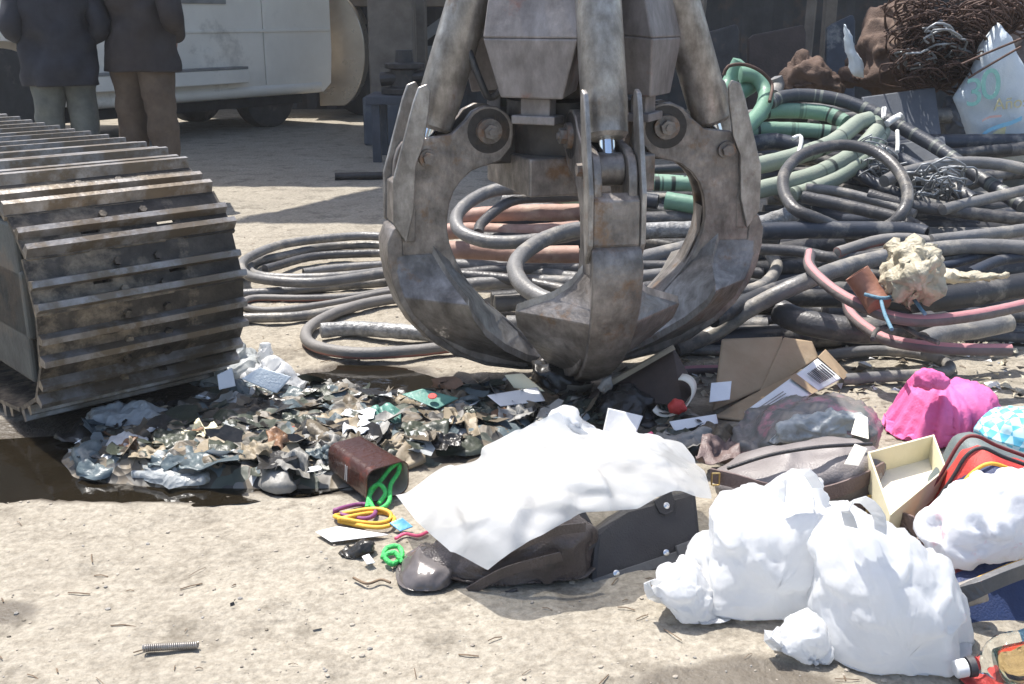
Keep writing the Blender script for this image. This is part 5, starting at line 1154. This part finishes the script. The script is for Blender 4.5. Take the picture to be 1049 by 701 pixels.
# cardboard box with printed label
cx = thing('cardboard_box', G(790, 430), 'torn brown cardboard box with white barcode label, flaps open', 'box')
def flap(name, pts, mat, parent, t=.006, seed=1, crumple=1.02):
    q = Q(pts); return sheet(name, [[q[0], q[1]], [q[1], q[2]], [q[3], q[2]], [q[0], q[3]]], MT[mat], 16, 14, rest=crumple, stay=.2, jitter=.003, parent=parent, seed=seed, thick=t, floor=.0)
flap('flap', [(738, 346, 3.34), (803, 344, 3.40), (799, 392, 3.26), (728, 424, 3.06)], 'card', cx, seed=91)
flap('flap', [(803, 344, 3.40), (832, 350, 3.42), (840, 366, 3.38), (772, 412, 3.16)], 'card', cx, seed=92)
flap('base', [(728, 428, 3.05), (765, 408, 3.16), (835, 372, 3.36), (770, 436, 3.0)], 'card', cx, seed=93)
lp = flap('label_panel', [(760, 424, 3.02), (838, 366, 3.33), (864, 388, 3.28), (778, 432, 2.97)], 'card_label', cx, seed=94, crumple=1.005)
mk('end_panel', MB().slab(Q([(838, 366, 3.335), (846, 358, 3.40), (870, 384, 3.36), (864, 389, 3.285)]), (0, .006, 0)), MT['card'], cx, bevel=.002)
lq = Q([(760, 424, 3.012), (838, 366, 3.32), (864, 388, 3.27), (778, 432, 2.962)])
def on_label(u, v): return (lq[0] * (1 - u) + lq[1] * u) * (1 - v) + (lq[3] * (1 - u) + lq[2] * u) * v + Vector((0, -.003, .004))
mk('tape', MB().slab([on_label(.60, 0), on_label(.68, 0), on_label(.68, 1), on_label(.60, 1)], (0, -.001, .001)), MT['card'], cx)
bars = MB(); u = .76
rb = random.Random(2)
while u < .95:
    w = rb.choice((.006, .010, .014)); bars.slab([on_label(u, .25), on_label(u + w, .25), on_label(u + w, .8), on_label(u, .8)], (0, -.001, .001)); u += w + rb.choice((.007, .012))
mk('barcode', bars, MT['ink'], cx)
ln = MB()
for v in (.3, .42, .54, .66): ln.slab([on_label(.15, v), on_label(.15 + .3 * rb.uniform(.5, 1), v), on_label(.15 + .28, v + .04), on_label(.15, v + .04)], (0, -.001, .001))
mk('print_lines', ln, MT['mudgrey'], cx)
flap('paper_note', [(728, 392, 3.12), (750, 390, 3.14), (748, 410, 3.07), (726, 413, 3.05)], 'card_label', cx, t=.001, seed=95)

o = blob('wrapped_bundle', MT['bundle'], outline=[(742, 466), (756, 440), (795, 420), (842, 410), (884, 412), (905, 428), (898, 450), (850, 458), (800, 468)], Yc=2.78, thick=.14, rest=1.15, seed=97, K=110, J=40, jitter=.006); tag(o, 'clothes bundle in clear wrapping before the cardboard box', 'bundle')
o = blob('clear_film', MT['film_grey'], outline=[(785, 455), (800, 430), (850, 420), (880, 428), (888, 445), (860, 455)], Yc=2.66, thick=.03, rest=1.2, seed=98, K=60, J=18, floor=.03); tag(o, 'crumpled grey clear film lying on the clothes bundle', 'plastic film')
o = mk('hang_tag', MB().slab(Q([(872, 445, 2.52), (878, 424, 2.58), (889, 428, 2.57), (890, 450, 2.50)]), (0, .003, 0)), MT['cream_in'], bevel=.001); tag(o, 'pale blank card tag standing behind the handbag', 'card')

# dark board under the grab, papers, cup, green book
o = mk('board', MB().slab(Q([(603, 408, 3.10), (690, 357, 3.16), (713, 398, 3.06), (700, 416, 3.0)]), (0, .02, .004)), MT['panel'], bevel=.003); tag(o, 'dark brown board leaning under the right tine', 'board')
o = mk('wood_strip', MB().slab(Q([(622, 392, 3.08), (690, 354, 3.14), (692, 358, 3.13), (626, 396, 3.07)]), (0, .012, 0)), MT['mudtan'], bevel=.001); tag(o, 'pale narrow strip along the dark brown board', 'strip')
def paper(pts, lab, mat='paper', seed=1, name='paper_sheet', cat='paper', rest=1.03, z=.03, n=14, group=None, crm=0.0):
    q = [G(x, y, z if len(r) == 0 else r[0]) for x, y, *r in pts]
    o = sheet(name, [[q[0], q[1]], [q[1], q[2]], [q[3], q[2]], [q[0], q[3]]], MT[mat], n, n, rest=rest, stay=.12, jitter=.004, seed=seed, thick=.0015, floor=0.0, crm=crm, cn=9)
    return tag(o, lab, cat, group)
paper([(622, 417, .13), (660, 426, .11), (650, 450, .06), (616, 445, .06)], 'white sheet of paper upright above the plastic sheet', seed=101)
paper([(684, 432, .05), (735, 424, .05), (737, 434, .03), (690, 442, .03)], 'torn white paper strip lying left of the cardboard box', seed=102)
paper([(497, 405, .06), (552, 396, .06), (560, 411, .04), (512, 417, .04)], 'white paper sheet left of the grab tips', seed=103)
paper([(516, 384, .09), (535, 382, .09), (560, 402, .05), (526, 398, .05)], 'pale cream card leaning left of the grab tips', 'cream', seed=104)
paper([(410, 404, .07), (432, 398, .08), (472, 408, .05), (448, 420, .04)], 'green board with red spot in the middle of the litter', 'teal', seed=105, name='printed_board', cat='board', rest=1.01)
o = mk('red_spot', MB().lathe(G(443, 406, .072), (0, -.4, 1), [(0, .014), (.002, .012), (.0025, 0)], 14), MT['red'], smooth='auto'); tag(o, 'small red plastic disc on the green board', 'disc')
cupm = MB(); P = []
for k in range(19):
    a = R(200 + 230 * k / 18)
    for t in (0, 1): P.append(PY(688, 408, 3.0) + Vector((.058 * math.cos(a) + .02 * t, .05 * t + .02 * math.sin(a), .05 * math.sin(a + .4) - .0 * t)))
cupm.add(P, [(2 * k, 2 * k + 2, 2 * k + 3, 2 * k + 1) for k in range(18)])
o = mk('paper_cup', cupm, MT['cream_in'], smooth=True); o.modifiers.new('t', 'SOLIDIFY').thickness = .004; tag(o, 'crushed white cup lying open beside the dark board', 'cup')
o = blob('red_toy', MT['red'], outline=[(684, 416), (690, 409), (700, 410), (704, 419), (696, 424), (686, 423)], Yc=2.97, thick=.02, rest=1.1, seed=110, K=30, J=12, floor=.01); tag(o, 'small red and dark object inside the crushed cup', 'scrap')
o = blob('scrap_lump', MT['mudgrey'], outline=[(612, 398), (618, 388), (626, 384), (628, 396), (618, 404)], Yc=3.05, thick=.015, rest=1.15, seed=111, K=30, J=12, floor=.01); tag(o, 'small crumpled pale green leaflet on the dark board', 'leaflet')
tubeo('pink_straw', Q([(596 + 50, 453, 2.72), (662, 447, 2.74), (668, 444, 2.75)]), .006, 'hotpink'); tag(COL.objects['pink_straw'], 'short pink stick poking up behind the plastic sheet', 'stick')
o = blob('sludge_clump', MT['mudblack'], outline=[(545, 372), (575, 366), (604, 372), (602, 392), (594, 418), (575, 430), (560, 424), (552, 400)], Yc=3.30, thick=.09, rest=1.2, seed=112, K=60, J=26, jitter=.008); tag(o, 'black dripping sludge hanging under the grab tips', 'sludge')
for k in range(9):
    x = 556 + 5 * k; tubeo_d = MB().tube([PY(x, 366, 3.36), PY(x + rng.uniform(-2, 2), 385, 3.34), PY(x + rng.uniform(-3, 3), rng.uniform(400, 424), 3.33)], .004, 6, .02); mk('drip', tubeo_d, MT['mudblack'], o, smooth=True)
o = blob('sludge_clump', MT['mudblack'], outline=[(600, 425), (620, 402), (650, 398), (668, 408), (664, 430), (630, 436)], Yc=3.05, thick=.10, rest=1.2, seed=113, K=60, J=26, jitter=.008); tag(o, 'black wet lump in front of the dark board', 'sludge')

# brown tube shaped bin lying on its side
bn = thing('waste_bin', G(372, 513), 'glossy dark maroon bin lying on its side by the puddle', 'bin')
oc = G(398, 512, 0) + Vector((0, 0, .049)); ad = Vector((-.62, .78, .05)).normalized(); sd_ = ad.cross(Vector((0, 0, 1))).normalized(); ud = sd_.cross(ad)
def rrect(w, h, r, n=6):
    out = []
    for cx_, cy_, a0 in ((w / 2 - r, h / 2 - r, 0), (-w / 2 + r, h / 2 - r, 90), (-w / 2 + r, -h / 2 + r, 180), (w / 2 - r, -h / 2 + r, 270)):
        out += [(cx_ + r * math.cos(R(a0 + 90 * k / n)), cy_ + r * math.sin(R(a0 + 90 * k / n))) for k in range(n + 1)]
    return out
o1 = rrect(.125, .092, .026); o2 = rrect(.119, .086, .024); N = len(o1)
ring = lambda pr, t, s=1: [oc + ad * t + sd_ * (x * s) + ud * (y * s) for x, y in pr]
mb = MB(); mb.add(ring(o1, 0) + ring(o1, .20, .9), [(k, (k + 1) % N, N + (k + 1) % N, N + k) for k in range(N)]); mb.add(ring(o1, .20, .9), [tuple(range(N))]); mb.add(ring(o1, 0) + ring(o2, 0), [(k, N + k, N + (k + 1) % N, (k + 1) % N) for k in range(N)])
mk('outer_wall', mb, MT['binbrown'], bn, smooth='auto')
mb = MB(); mb.add(ring(o2, 0) + ring(o2, .19, .9), [(k, N + k, N + (k + 1) % N, (k + 1) % N) for k in range(N)]); mb.add(ring(o2, .19, .9), [tuple(range(N))[::-1]]); mk('lining', mb, MT['bin_in'], bn, smooth='auto')
for q, w in ((.095, .002), (.103, .002)):
    b_ = oc + ad * q - sd_ * (.0625 * (1 - .1 * q / .2) + .001); s0 = -sd_
    mk('scratch', MB().slab([b_ + ud * .022 + s0 * .0, b_ + ud * .022 + ad * w, b_ - ud * .022 + ad * (w + .004), b_ - ud * .022 + ad * .004], s0 * .0008), MT['paper'], bn)
# cords, hair bands and small finds
def onground(pts, z=.01): return [G(x, y, (r[0] if r else z)) for x, y, *r in pts]
o = tubeo('braided_cord', onground([(376, 520, .012), (380, 505, .03), (392, 490, .05), (400, 480, .07), (409, 474, .08), (408, 484, .06), (400, 497, .04), (398, 515, .015), (384, 522, .01), (378, 505, .03), (388, 496, .05), (395, 505, .03), (388, 516, .015)]), .006, 'lime'); tag(o, 'green braided cord tangled in front of the bin mouth', 'cord')
o = tubeo('braided_cord', onground([(392, 572), (396, 562, .02), (408, 560, .02), (412, 570), (402, 578), (394, 570, .02), (404, 566, .025), (412, 576)]), .006, 'lime'); tag(o, 'small green plastic cord curl left of the satchel', 'cord')
for dx, dy, m_, lab in ((0, 0, 'yellow', 'yellow elastic band, front one of the pair'), (-3, -4, 'yellow', 'yellow elastic band, rear one of the pair'), (-12, -9, 'purple', 'dark purple elastic band behind the yellow ones')):
    pts = [G(375 + dx + 29 * math.cos(a) * (1 if m_ == 'yellow' else .75), 533 + dy + 6.5 * math.sin(a) + 2 * math.sin(2 * a), .008 + .006 * math.sin(a * 2 + dx)) for a in np.linspace(0, 2 * math.pi, 14)[:-1]]
    o = tubeo('elastic_band', pts, .0055, m_, closed=True); tag(o, lab, 'band')
paper([(322, 545), (345, 539), (402, 548), (338, 556)], 'flat white paper scrap on the dirt left of the satchel', seed=121, z=.008, rest=1.02)
o = blob('black_strap', MT['mudblack'], outline=[(348, 574), (358, 562), (372, 553), (384, 556), (380, 570), (366, 578)], Yc=2.19, thick=.03, rest=1.2, seed=122, K=40, J=16); tag(o, 'crumpled black strap on the dirt below the paper scrap', 'strap')
paper([(370, 570, .02), (378, 567, .02), (385, 577, .01), (376, 579, .01)], 'tiny pale blue tag beside the black strap', 'card_label', seed=123, name='tag', cat='tag', n=8)
o = tubeo('string', onground([(405, 552), (415, 547), (428, 549), (438, 545)]), .004, 'hotpink'); tag(o, 'thin pink cord left of the satchel', 'cord')
paper([(398, 536, .02), (412, 530, .03), (424, 540, .01), (410, 545, .01)], 'light blue plastic scrap beside the yellow bands', 'blue', seed=124, name='plastic_scrap', cat='scrap', n=10, rest=1.1)
o = tubeo('stick', onground([(362, 592, .003), (376, 598, .004), (390, 594, .003), (400, 597, .003)]), .003, 'twig'); tag(o, 'short brown stick on the dirt left of the satchel', 'stick')
hx = []
A, B = G(147, 664, .008), G(203, 661, .008); ax = (B - A).normalized(); u_ = Vector((0, 0, 1)); w_ = ax.cross(u_)
for k in range(26 * 8): a = k * 2 * math.pi / 8; hx.append(A + ax * ((B - A).length * k / (26 * 8)) + (u_ * math.cos(a) + w_ * math.sin(a)) * .0062)
o = mk('coil_spring', MB().tube(hx, .0018, 5, .02), MT['steel_light'], smooth=True); tag(o, 'small grey coil spring lying on the near dirt', 'spring'); o.data.materials[0] = MT['steel_light']

# ------------------------------------------------------------------ litter
fl = 'pale plastic film heaped beside the track'
for pts, Yc, th, m_, lab, sd in (
        ([(196, 404), (206, 380), (222, 358), (238, 347), (250, 362), (262, 368), (270, 385), (262, 404), (225, 412)], 3.42, .10, 'film_grey', 'grey clear film heap against the track', 131),
        ([(245, 404), (252, 380), (266, 368), (282, 374), (300, 384), (318, 392), (312, 410), (280, 416)], 3.34, .09, 'film', 'white plastic bag heap right of the track', 132),
        ([(262, 366), (268, 352), (276, 352), (280, 370), (272, 376)], 3.42, .03, 'film', 'upright tip of white film above the heap', 133),
        ([(78, 446), (92, 425), (118, 416), (150, 416), (172, 424), (160, 440), (120, 448)], 2.98, .08, 'film_grey', 'dirty grey film under the front of the track', 134),
        ([(230, 408), (242, 390), (262, 400), (300, 398), (322, 404), (300, 420), (250, 424)], 3.2, .06, 'mudblue', 'blue grey plastic sheet below the white heap', 135),
        ([(100, 470), (112, 452), (132, 446), (152, 452), (148, 470), (120, 476)], 2.76, .05, 'film', 'white and tan bag at the left end of the litter', 136)):
    o = blob('plastic_bag', MT[m_], outline=pts, Yc=Yc, thick=th, rest=1.2, seed=sd, K=70, J=26, jitter=.007); tag(o, lab, 'plastic bag', fl)
paper([(246, 388, .14), (266, 376, .16), (300, 386, .12), (284, 404, .08)], 'pale printed plastic sack piece atop the white heap', 'sack_white', seed=140, name='printed_film', cat='plastic film', rest=1.08)
paper([(222, 384, .12), (238, 376, .13), (242, 396, .08), (224, 400, .08)], 'lavender white card in the plastic heap', 'card_label', seed=141, name='card', cat='card')
SCR = [(150, 462, 40, 18, 'mudtan', 'tan cloth scrap at left of the litter'), (182, 448, 44, 20, 'mudgreen', 'dark green scrap left of centre in the litter'), (205, 440, 40, 14, 'cream', 'cream strip across the litter'),
       (238, 452, 46, 22, 'mudgreen', 'dark green folded cloth in the litter'), (215, 472, 60, 18, 'mudblue', 'teal plastic sheet at the wet edge of the litter'), (262, 462, 34, 18, 'mudtan', 'tan folded paper near the wet edge'),
       (290, 450, 36, 16, 'mudorange', 'rust brown scrap in the litter centre'), (310, 436, 40, 16, 'mudgreen', 'olive scrap beside the red bits'), (345, 432, 40, 18, 'mudtan', 'pale tan cloth behind the bin'),
       (338, 452, 30, 14, 'mudgrey', 'grey paper above the bin'), (372, 440, 40, 14, 'card_label', 'white scrap behind the bin'), (395, 425, 36, 18, 'teal', 'teal plastic piece above the bin'),
       (300, 474, 40, 16, 'mudgrey', 'grey wet rag left of the bin'), (170, 470, 34, 14, 'mudblue', 'blue grey scrap at left wet edge'), (435, 440, 44, 16, 'mudgreen', 'dark green clump left of the plastic sheet'),
       (470, 430, 40, 14, 'mudtan', 'tan card below the green board'), (455, 452, 40, 14, 'mudblack', 'black scrap left of the plastic sheet'), (490, 420, 30, 12, 'mudgreen', 'green bag scrap under the paper'),
       (530, 424, 36, 12, 'mudgrey', 'grey rag above the plastic sheet'), (700, 452, 60, 20, 'mudgrey', 'grey patterned cloth left of the clothes bundle'), (735, 462, 40, 18, 'leather', 'brown leather scrap behind the handbag'),
       (330, 468, 24, 12, 'mudblue', 'small blue scrap left of the bin'), (128, 455, 22, 12, 'mudorange', 'small orange brown lump at far left of the litter'), (405, 455, 34, 14, 'mudtan', 'tan scrap right above the bin mouth')]
for k, (x, y, w, h, m_, lab) in enumerate(SCR):
    rs = random.Random(k); zz = .05
    jj = lambda: rs.uniform(-4, 4)
    paper([(x - w / 2 + jj(), y - h / 2 + jj(), zz * rs.uniform(.7, 1.2)), (x + w / 2 + jj(), y - h / 2 + jj(), zz * rs.uniform(.7, 1.2)), (x + w / 2 + jj(), y + h / 2 + jj(), zz * rs.uniform(.6, 1.1)), (x - w / 2 + jj(), y + h / 2 + jj(), zz * rs.uniform(.6, 1.1))],
          lab, m_, seed=150 + k, name='litter_scrap', cat='scrap', rest=1.10, n=18, crm=.016, group='scraps of the litter heap')
for x, y in ((297, 441), (352, 440)):
    o = blob('red_scrap', MT['red'], outline=[(x - 5, y + 4), (x - 3, y - 3), (x + 4, y - 4), (x + 6, y + 3)], Yc=G(x, y + 8).y, thick=.015, rest=1.2, seed=x, K=24, J=10); tag(o, 'small red plastic bit in the litter, ' + ('left one' if x < 300 else 'right one'), 'scrap')
# the matted mass nobody could count
POLY = [(66, 462), (110, 432), (200, 412), (330, 402), (420, 412), (480, 400), (600, 404), (700, 418), (740, 440), (735, 470), (640, 446), (470, 455), (420, 478), (330, 498), (170, 492), (90, 484)]
def inpoly(x, y, P):
    c = False; j = len(P) - 1
    for i in range(len(P)):
        if (P[i][1] > y) != (P[j][1] > y) and x < (P[j][0] - P[i][0]) * (y - P[i][1]) / (P[j][1] - P[i][1]) + P[i][0]: c = not c
        j = i
    return c
LM = ['mud', 'mudgreen', 'mudblack', 'mudtan', 'mudgrey', 'mudblue', 'mudorange', 'card_label', 'film_grey']
LW = [5, 6, 8, 1.2, 1.6, 2.4, .6, .8, 1.4]
mb = MB(); rl = random.Random(11); n = 0
while n < 430:
    x, y = rl.uniform(60, 760), rl.uniform(398, 500)
    if not inpoly(x, y, POLY): continue
    n += 1; s = rl.choice((.02, .03, .045, .06, .08, .12)); c = G(x, y); hz = rl.uniform(.012, .045)
    ph = rl.uniform(0, 6.28); ca, sa = math.cos(ph), math.sin(ph); tx, ty = rl.gauss(0, .2), rl.gauss(0, .2); el = rl.uniform(.15, .95); K = 10; V = [(0, 0)]
    rad = [rl.uniform(.45, 1.0) for _ in range(K)]
    for q_ in (.4, .72, 1.0): V += [(q_ * rad[i] * math.cos(2 * math.pi * i / K), q_ * rad[i] * math.sin(2 * math.pi * i / K)) for i in range(K)]
    fd = [(rl.uniform(0, 6.28), rl.uniform(-.5, .5), rl.uniform(.15, .5)) for _ in range(3)]; W = []
    for u, v in V:
        z = u * tx + v * ty + sum(am * abs(u * math.cos(a_) + v * math.sin(a_) - o_) for a_, o_, am in fd) * .4 + rl.uniform(-.05, .05)
        u, v = u * s * .62, v * s * .62 * el; W.append((c.x + u * ca - v * sa, c.y + u * sa + v * ca, max(.002, hz + z * s * .62)))
    F_ = [(0, 1 + i, 1 + (i + 1) % K) for i in range(K)] + [(1 + r_ * K + i, 1 + (r_ + 1) * K + i, 1 + (r_ + 1) * K + (i + 1) % K, 1 + r_ * K + (i + 1) % K) for r_ in range(2) for i in range(K)]
    mb.add(W, F_, rl.choices(range(len(LM)), LW)[0])
# soggy lumps of cloth and film sunk into it
for k in range(46):
    while True:
        x, y = rl.uniform(70, 740), rl.uniform(404, 492)
        if inpoly(x, y, POLY): break
    c = G(x, y); rx, ry, hh = rl.uniform(.05, .14), rl.uniform(.04, .09), rl.uniform(.022, .05); V = []; na, nb = 12, 22; ph = rl.uniform(0, 6.28)
    for i in range(na):
        e_ = (math.pi / 2) * i / (na - 1)
        for j in range(nb):
            a_ = 2 * math.pi * j / nb; u, v = rx * math.cos(a_) * math.cos(e_), ry * math.sin(a_) * math.cos(e_); V.append((c.x + u * math.cos(ph) - v * math.sin(ph), c.y + u * math.sin(ph) + v * math.cos(ph), hh * math.sin(e_)))
    f_ = grid_faces(na, nb, True); P = facets(np.array(V), f_, .016, n=14, seed=700 + k, floor=.0)
    mb.add(P, f_, rl.choices(range(len(LM)), [5, 4, 6, 1, 2, 3, 0, .5, 2])[0])
# its mushy bed
lm = bpy.data.materials.new('mushed_litter'); lm.use_nodes = True; n_, l_ = lm.node_tree.nodes, lm.node_tree.links
tc2 = n_.new('ShaderNodeTexCoord'); nz = n_.new('ShaderNodeTexNoise'); nz.inputs['Scale'].default_value = 9; l_.new(tc2.outputs['Object'], nz.inputs['Vector'])
ad2 = n_.new('ShaderNodeMixRGB'); ad2.blend_type = 'ADD'; ad2.inputs[0].default_value = .12; l_.new(tc2.outputs['Object'], ad2.inputs[1]); l_.new(nz.outputs['Color'], ad2.inputs[2])
v2 = n_.new('ShaderNodeTexVoronoi'); v2.inputs['Scale'].default_value = 26; l_.new(ad2.outputs[0], v2.inputs['Vector'])
sx = n_.new('ShaderNodeSeparateXYZ'); l_.new(v2.outputs['Color'], sx.inputs[0]); cr = n_.new('ShaderNodeValToRGB'); cr.color_ramp.interpolation = 'CONSTANT'
cols = [(0, (.05, .045, .035)), (.18, (.11, .09, .065)), (.36, (.06, .07, .055)), (.5, (.19, .155, .11)), (.62, (.035, .033, .03)), (.74, (.16, .15, .135)), (.82, (.10, .13, .14)), (.9, (.22, .20, .17)), (.97, (.42, .42, .41))]
while len(cr.color_ramp.elements) < len(cols): cr.color_ramp.elements.new(.5)
for e_, (p_, c__) in zip(cr.color_ramp.elements, cols): e_.position = p_; e_.color = (*c__, 1)
l_.new(sx.outputs[0], cr.inputs[0]); l_.new(cr.outputs[0], n_['Principled BSDF'].inputs['Base Color']); n_['Principled BSDF'].inputs['Roughness'].default_value = .6
b3 = n_.new('ShaderNodeBump'); b3.inputs['Strength'].default_value = .45; b3.inputs['Distance'].default_value = .02; l_.new(v2.outputs['Distance'], b3.inputs['Height']); l_.new(b3.outputs[0], n_['Principled BSDF'].inputs['Normal'])
LM.append('bed'); MT['bed'] = lm
pc = [G(x, y) for x, y in POLY]; bx0, bx1 = min(p.x for p in pc), max(p.x for p in pc); by0, by1 = min(p.y for p in pc), max(p.y for p in pc)
NX, NY = 190, 90; PB = [(p.x, p.y) for p in pc]; gx = np.linspace(bx0, bx1, NX); gy = np.linspace(by0, by1, NY)
XX, YY = np.meshgrid(gx, gy, indexing='ij'); ins_ = np.array([[inpoly(x, y, PB) for y in gy] for x in gx]).astype(float)
for it in range(14):
    s_2 = ins_.copy(); s_2[1:-1, 1:-1] = (ins_[:-2, 1:-1] + ins_[2:, 1:-1] + ins_[1:-1, :-2] + ins_[1:-1, 2:] + ins_[1:-1, 1:-1]) / 5; ins_ = s_2
ZZ = -.012 + ins_ * (.034 + .045 * np.abs(fbm(XX, YY, 12, 4, 61)) + .03 * fbm(XX, YY, 3, 2, 71)) 
mb.add(list(zip(XX.ravel(), YY.ravel(), ZZ.ravel())), [f[::-1] for f in grid_faces(NX, NY)], len(LM) - 1)
o = mk('litter', mb, [MT[k] for k in LM], smooth=True); tag(o, 'matted wet mass of paper, plastic and rag litter', 'litter', kind='stuff')
# pebbles and chips of dirt over the yard
peb = MB(); rp_ = random.Random(21)
ico = [(0, 0, 1), (.89, 0, .45), (.28, .85, .45), (-.72, .53, .45), (-.72, -.53, .45), (.28, -.85, .45), (.72, .53, -.45), (-.28, .85, -.45), (-.89, 0, -.45), (-.28, -.85, -.45), (.72, -.53, -.45), (0, 0, -1)]
icf = [(0, 1, 2), (0, 2, 3), (0, 3, 4), (0, 4, 5), (0, 5, 1), (1, 6, 2), (2, 7, 3), (3, 8, 4), (4, 9, 5), (5, 10, 1), (6, 7, 2), (7, 8, 3), (8, 9, 4), (9, 10, 5), (10, 6, 1), (11, 7, 6), (11, 8, 7), (11, 9, 8), (11, 10, 9), (11, 6, 10)]
for k in range(3600):
    Y = 1.45 + 6.5 * rp_.random() ** 1.7; X = rp_.uniform(-1, 1) * (Y * .56 + .2); s = .0016 + .0042 * rp_.random() ** 3.2
    if rp_.random() < .012: s *= 1.6
    fx, fy, fz = rp_.uniform(.7, 1.5), rp_.uniform(.7, 1.4), rp_.uniform(.35, .8); ca = rp_.uniform(0, 6.28); c_, s2 = math.cos(ca), math.sin(ca)
    z0 = float(ground_z(np.array([X]), np.array([Y]))[0][0]) if k % 1 == 0 else 0
    V = []
    for x, y, z in ico:
        q = rp_.uniform(.8, 1.2); x, y = x * fx, y * fy; V.append((X + s * q * (x * c_ - y * s2), Y + s * q * (x * s2 + y * c_), z0 + s * fz * .35 + s * q * z * fz))
    peb.add(V, icf, rp_.choices((0, 1, 2), (8, 2, 1))[0])
o = mk('gravel', peb, [MT['stone'], MT['concrete'], MT['mud']]); tag(o, 'scattered pebbles and crumbs of dirt on the yard', 'gravel', kind='stuff')
chips = MB()
for k in range(330):
    Y = 1.5 + 4.6 * rp_.random() ** 1.2; X = rp_.uniform(-1, 1) * (Y * .54 + .1); L = rp_.uniform(.01, .05) * (1 if rp_.random() < .9 else 2.2); a = rp_.uniform(0, 6.28); z0 = float(ground_z(np.array([X]), np.array([Y]))[0][0])
    if rp_.random() < .8:
        p0 = Vector((X, Y, z0 + .003)); d_ = Vector((math.cos(a), math.sin(a), 0)); chips.tube([p0, p0 + d_ * L * .5 + Vector((0, rp_.uniform(-.06, .06) * L, .002)), p0 + d_ * L], rp_.uniform(.0007, .0016), 4, L * .3, mi=0)
    else:
        L *= .45; w = L * rp_.uniform(.3, .6); c_, s2 = math.cos(a), math.sin(a); V = [(X + u * c_ - v * s2, Y + u * s2 + v * c_, z0 + .004 + rp_.uniform(0, .008)) for u, v in ((-L / 2, -w / 2), (L / 2, -w / 3), (L / 2.2, w / 2), (-L / 2.5, w / 2.2))]
        chips.add(V, [(0, 1, 2, 3)], rp_.choice((0, 1, 1, 2, 3)))
o = mk('debris', chips, [MT['twig'], MT['mudtan'], MT['mudgrey'], MT['mudblack']]); tag(o, 'scattered twigs and flat chips on the dirt', 'debris', kind='stuff')
# pale crumbs at the foot of the hose heap
fo_ = MB()
for k in range(420):
    x = rp_.uniform(640, 1049); y = rp_.uniform(340, 405) if rp_.random() < .8 else rp_.uniform(300, 345); c = G(x, max(y, 352), .01); s = rp_.uniform(.006, .03)
    V = [(c.x + rp_.uniform(-s, s), c.y + rp_.uniform(-s, s), rp_.uniform(.0, .02)) for _ in range(4)]; fo_.add(V, [(0, 1, 2), (0, 2, 3), (0, 3, 1)], rp_.choice((0, 0, 1, 2)))
o = mk('heap_litter', fo_, [MT['foam'], MT['paper'], MT['mud']]); tag(o, 'pale crumbs of foam and paper at the foot of the hose heap', 'litter', kind='stuff')

# ------------------------------------------------------------------ dusty air over the yard
hz_ = MB(); hz_.box((0, 38, 3.2), (130, 124, 8.6))
hm = bpy.data.materials.new('dusty_air'); hm.use_nodes = True; hn, hl = hm.node_tree.nodes, hm.node_tree.links
hn.remove(hn['Principled BSDF']); pv = hn.new('ShaderNodeVolumePrincipled'); pv.inputs['Color'].default_value = (.92, .93, .95, 1); pv.inputs['Density'].default_value = .002; pv.inputs['Anisotropy'].default_value = .2
hl.new(pv.outputs[0], hn['Material Output'].inputs['Volume'])
tag(mk('haze', hz_, hm), 'thin dusty haze over the yard', kind='stuff')
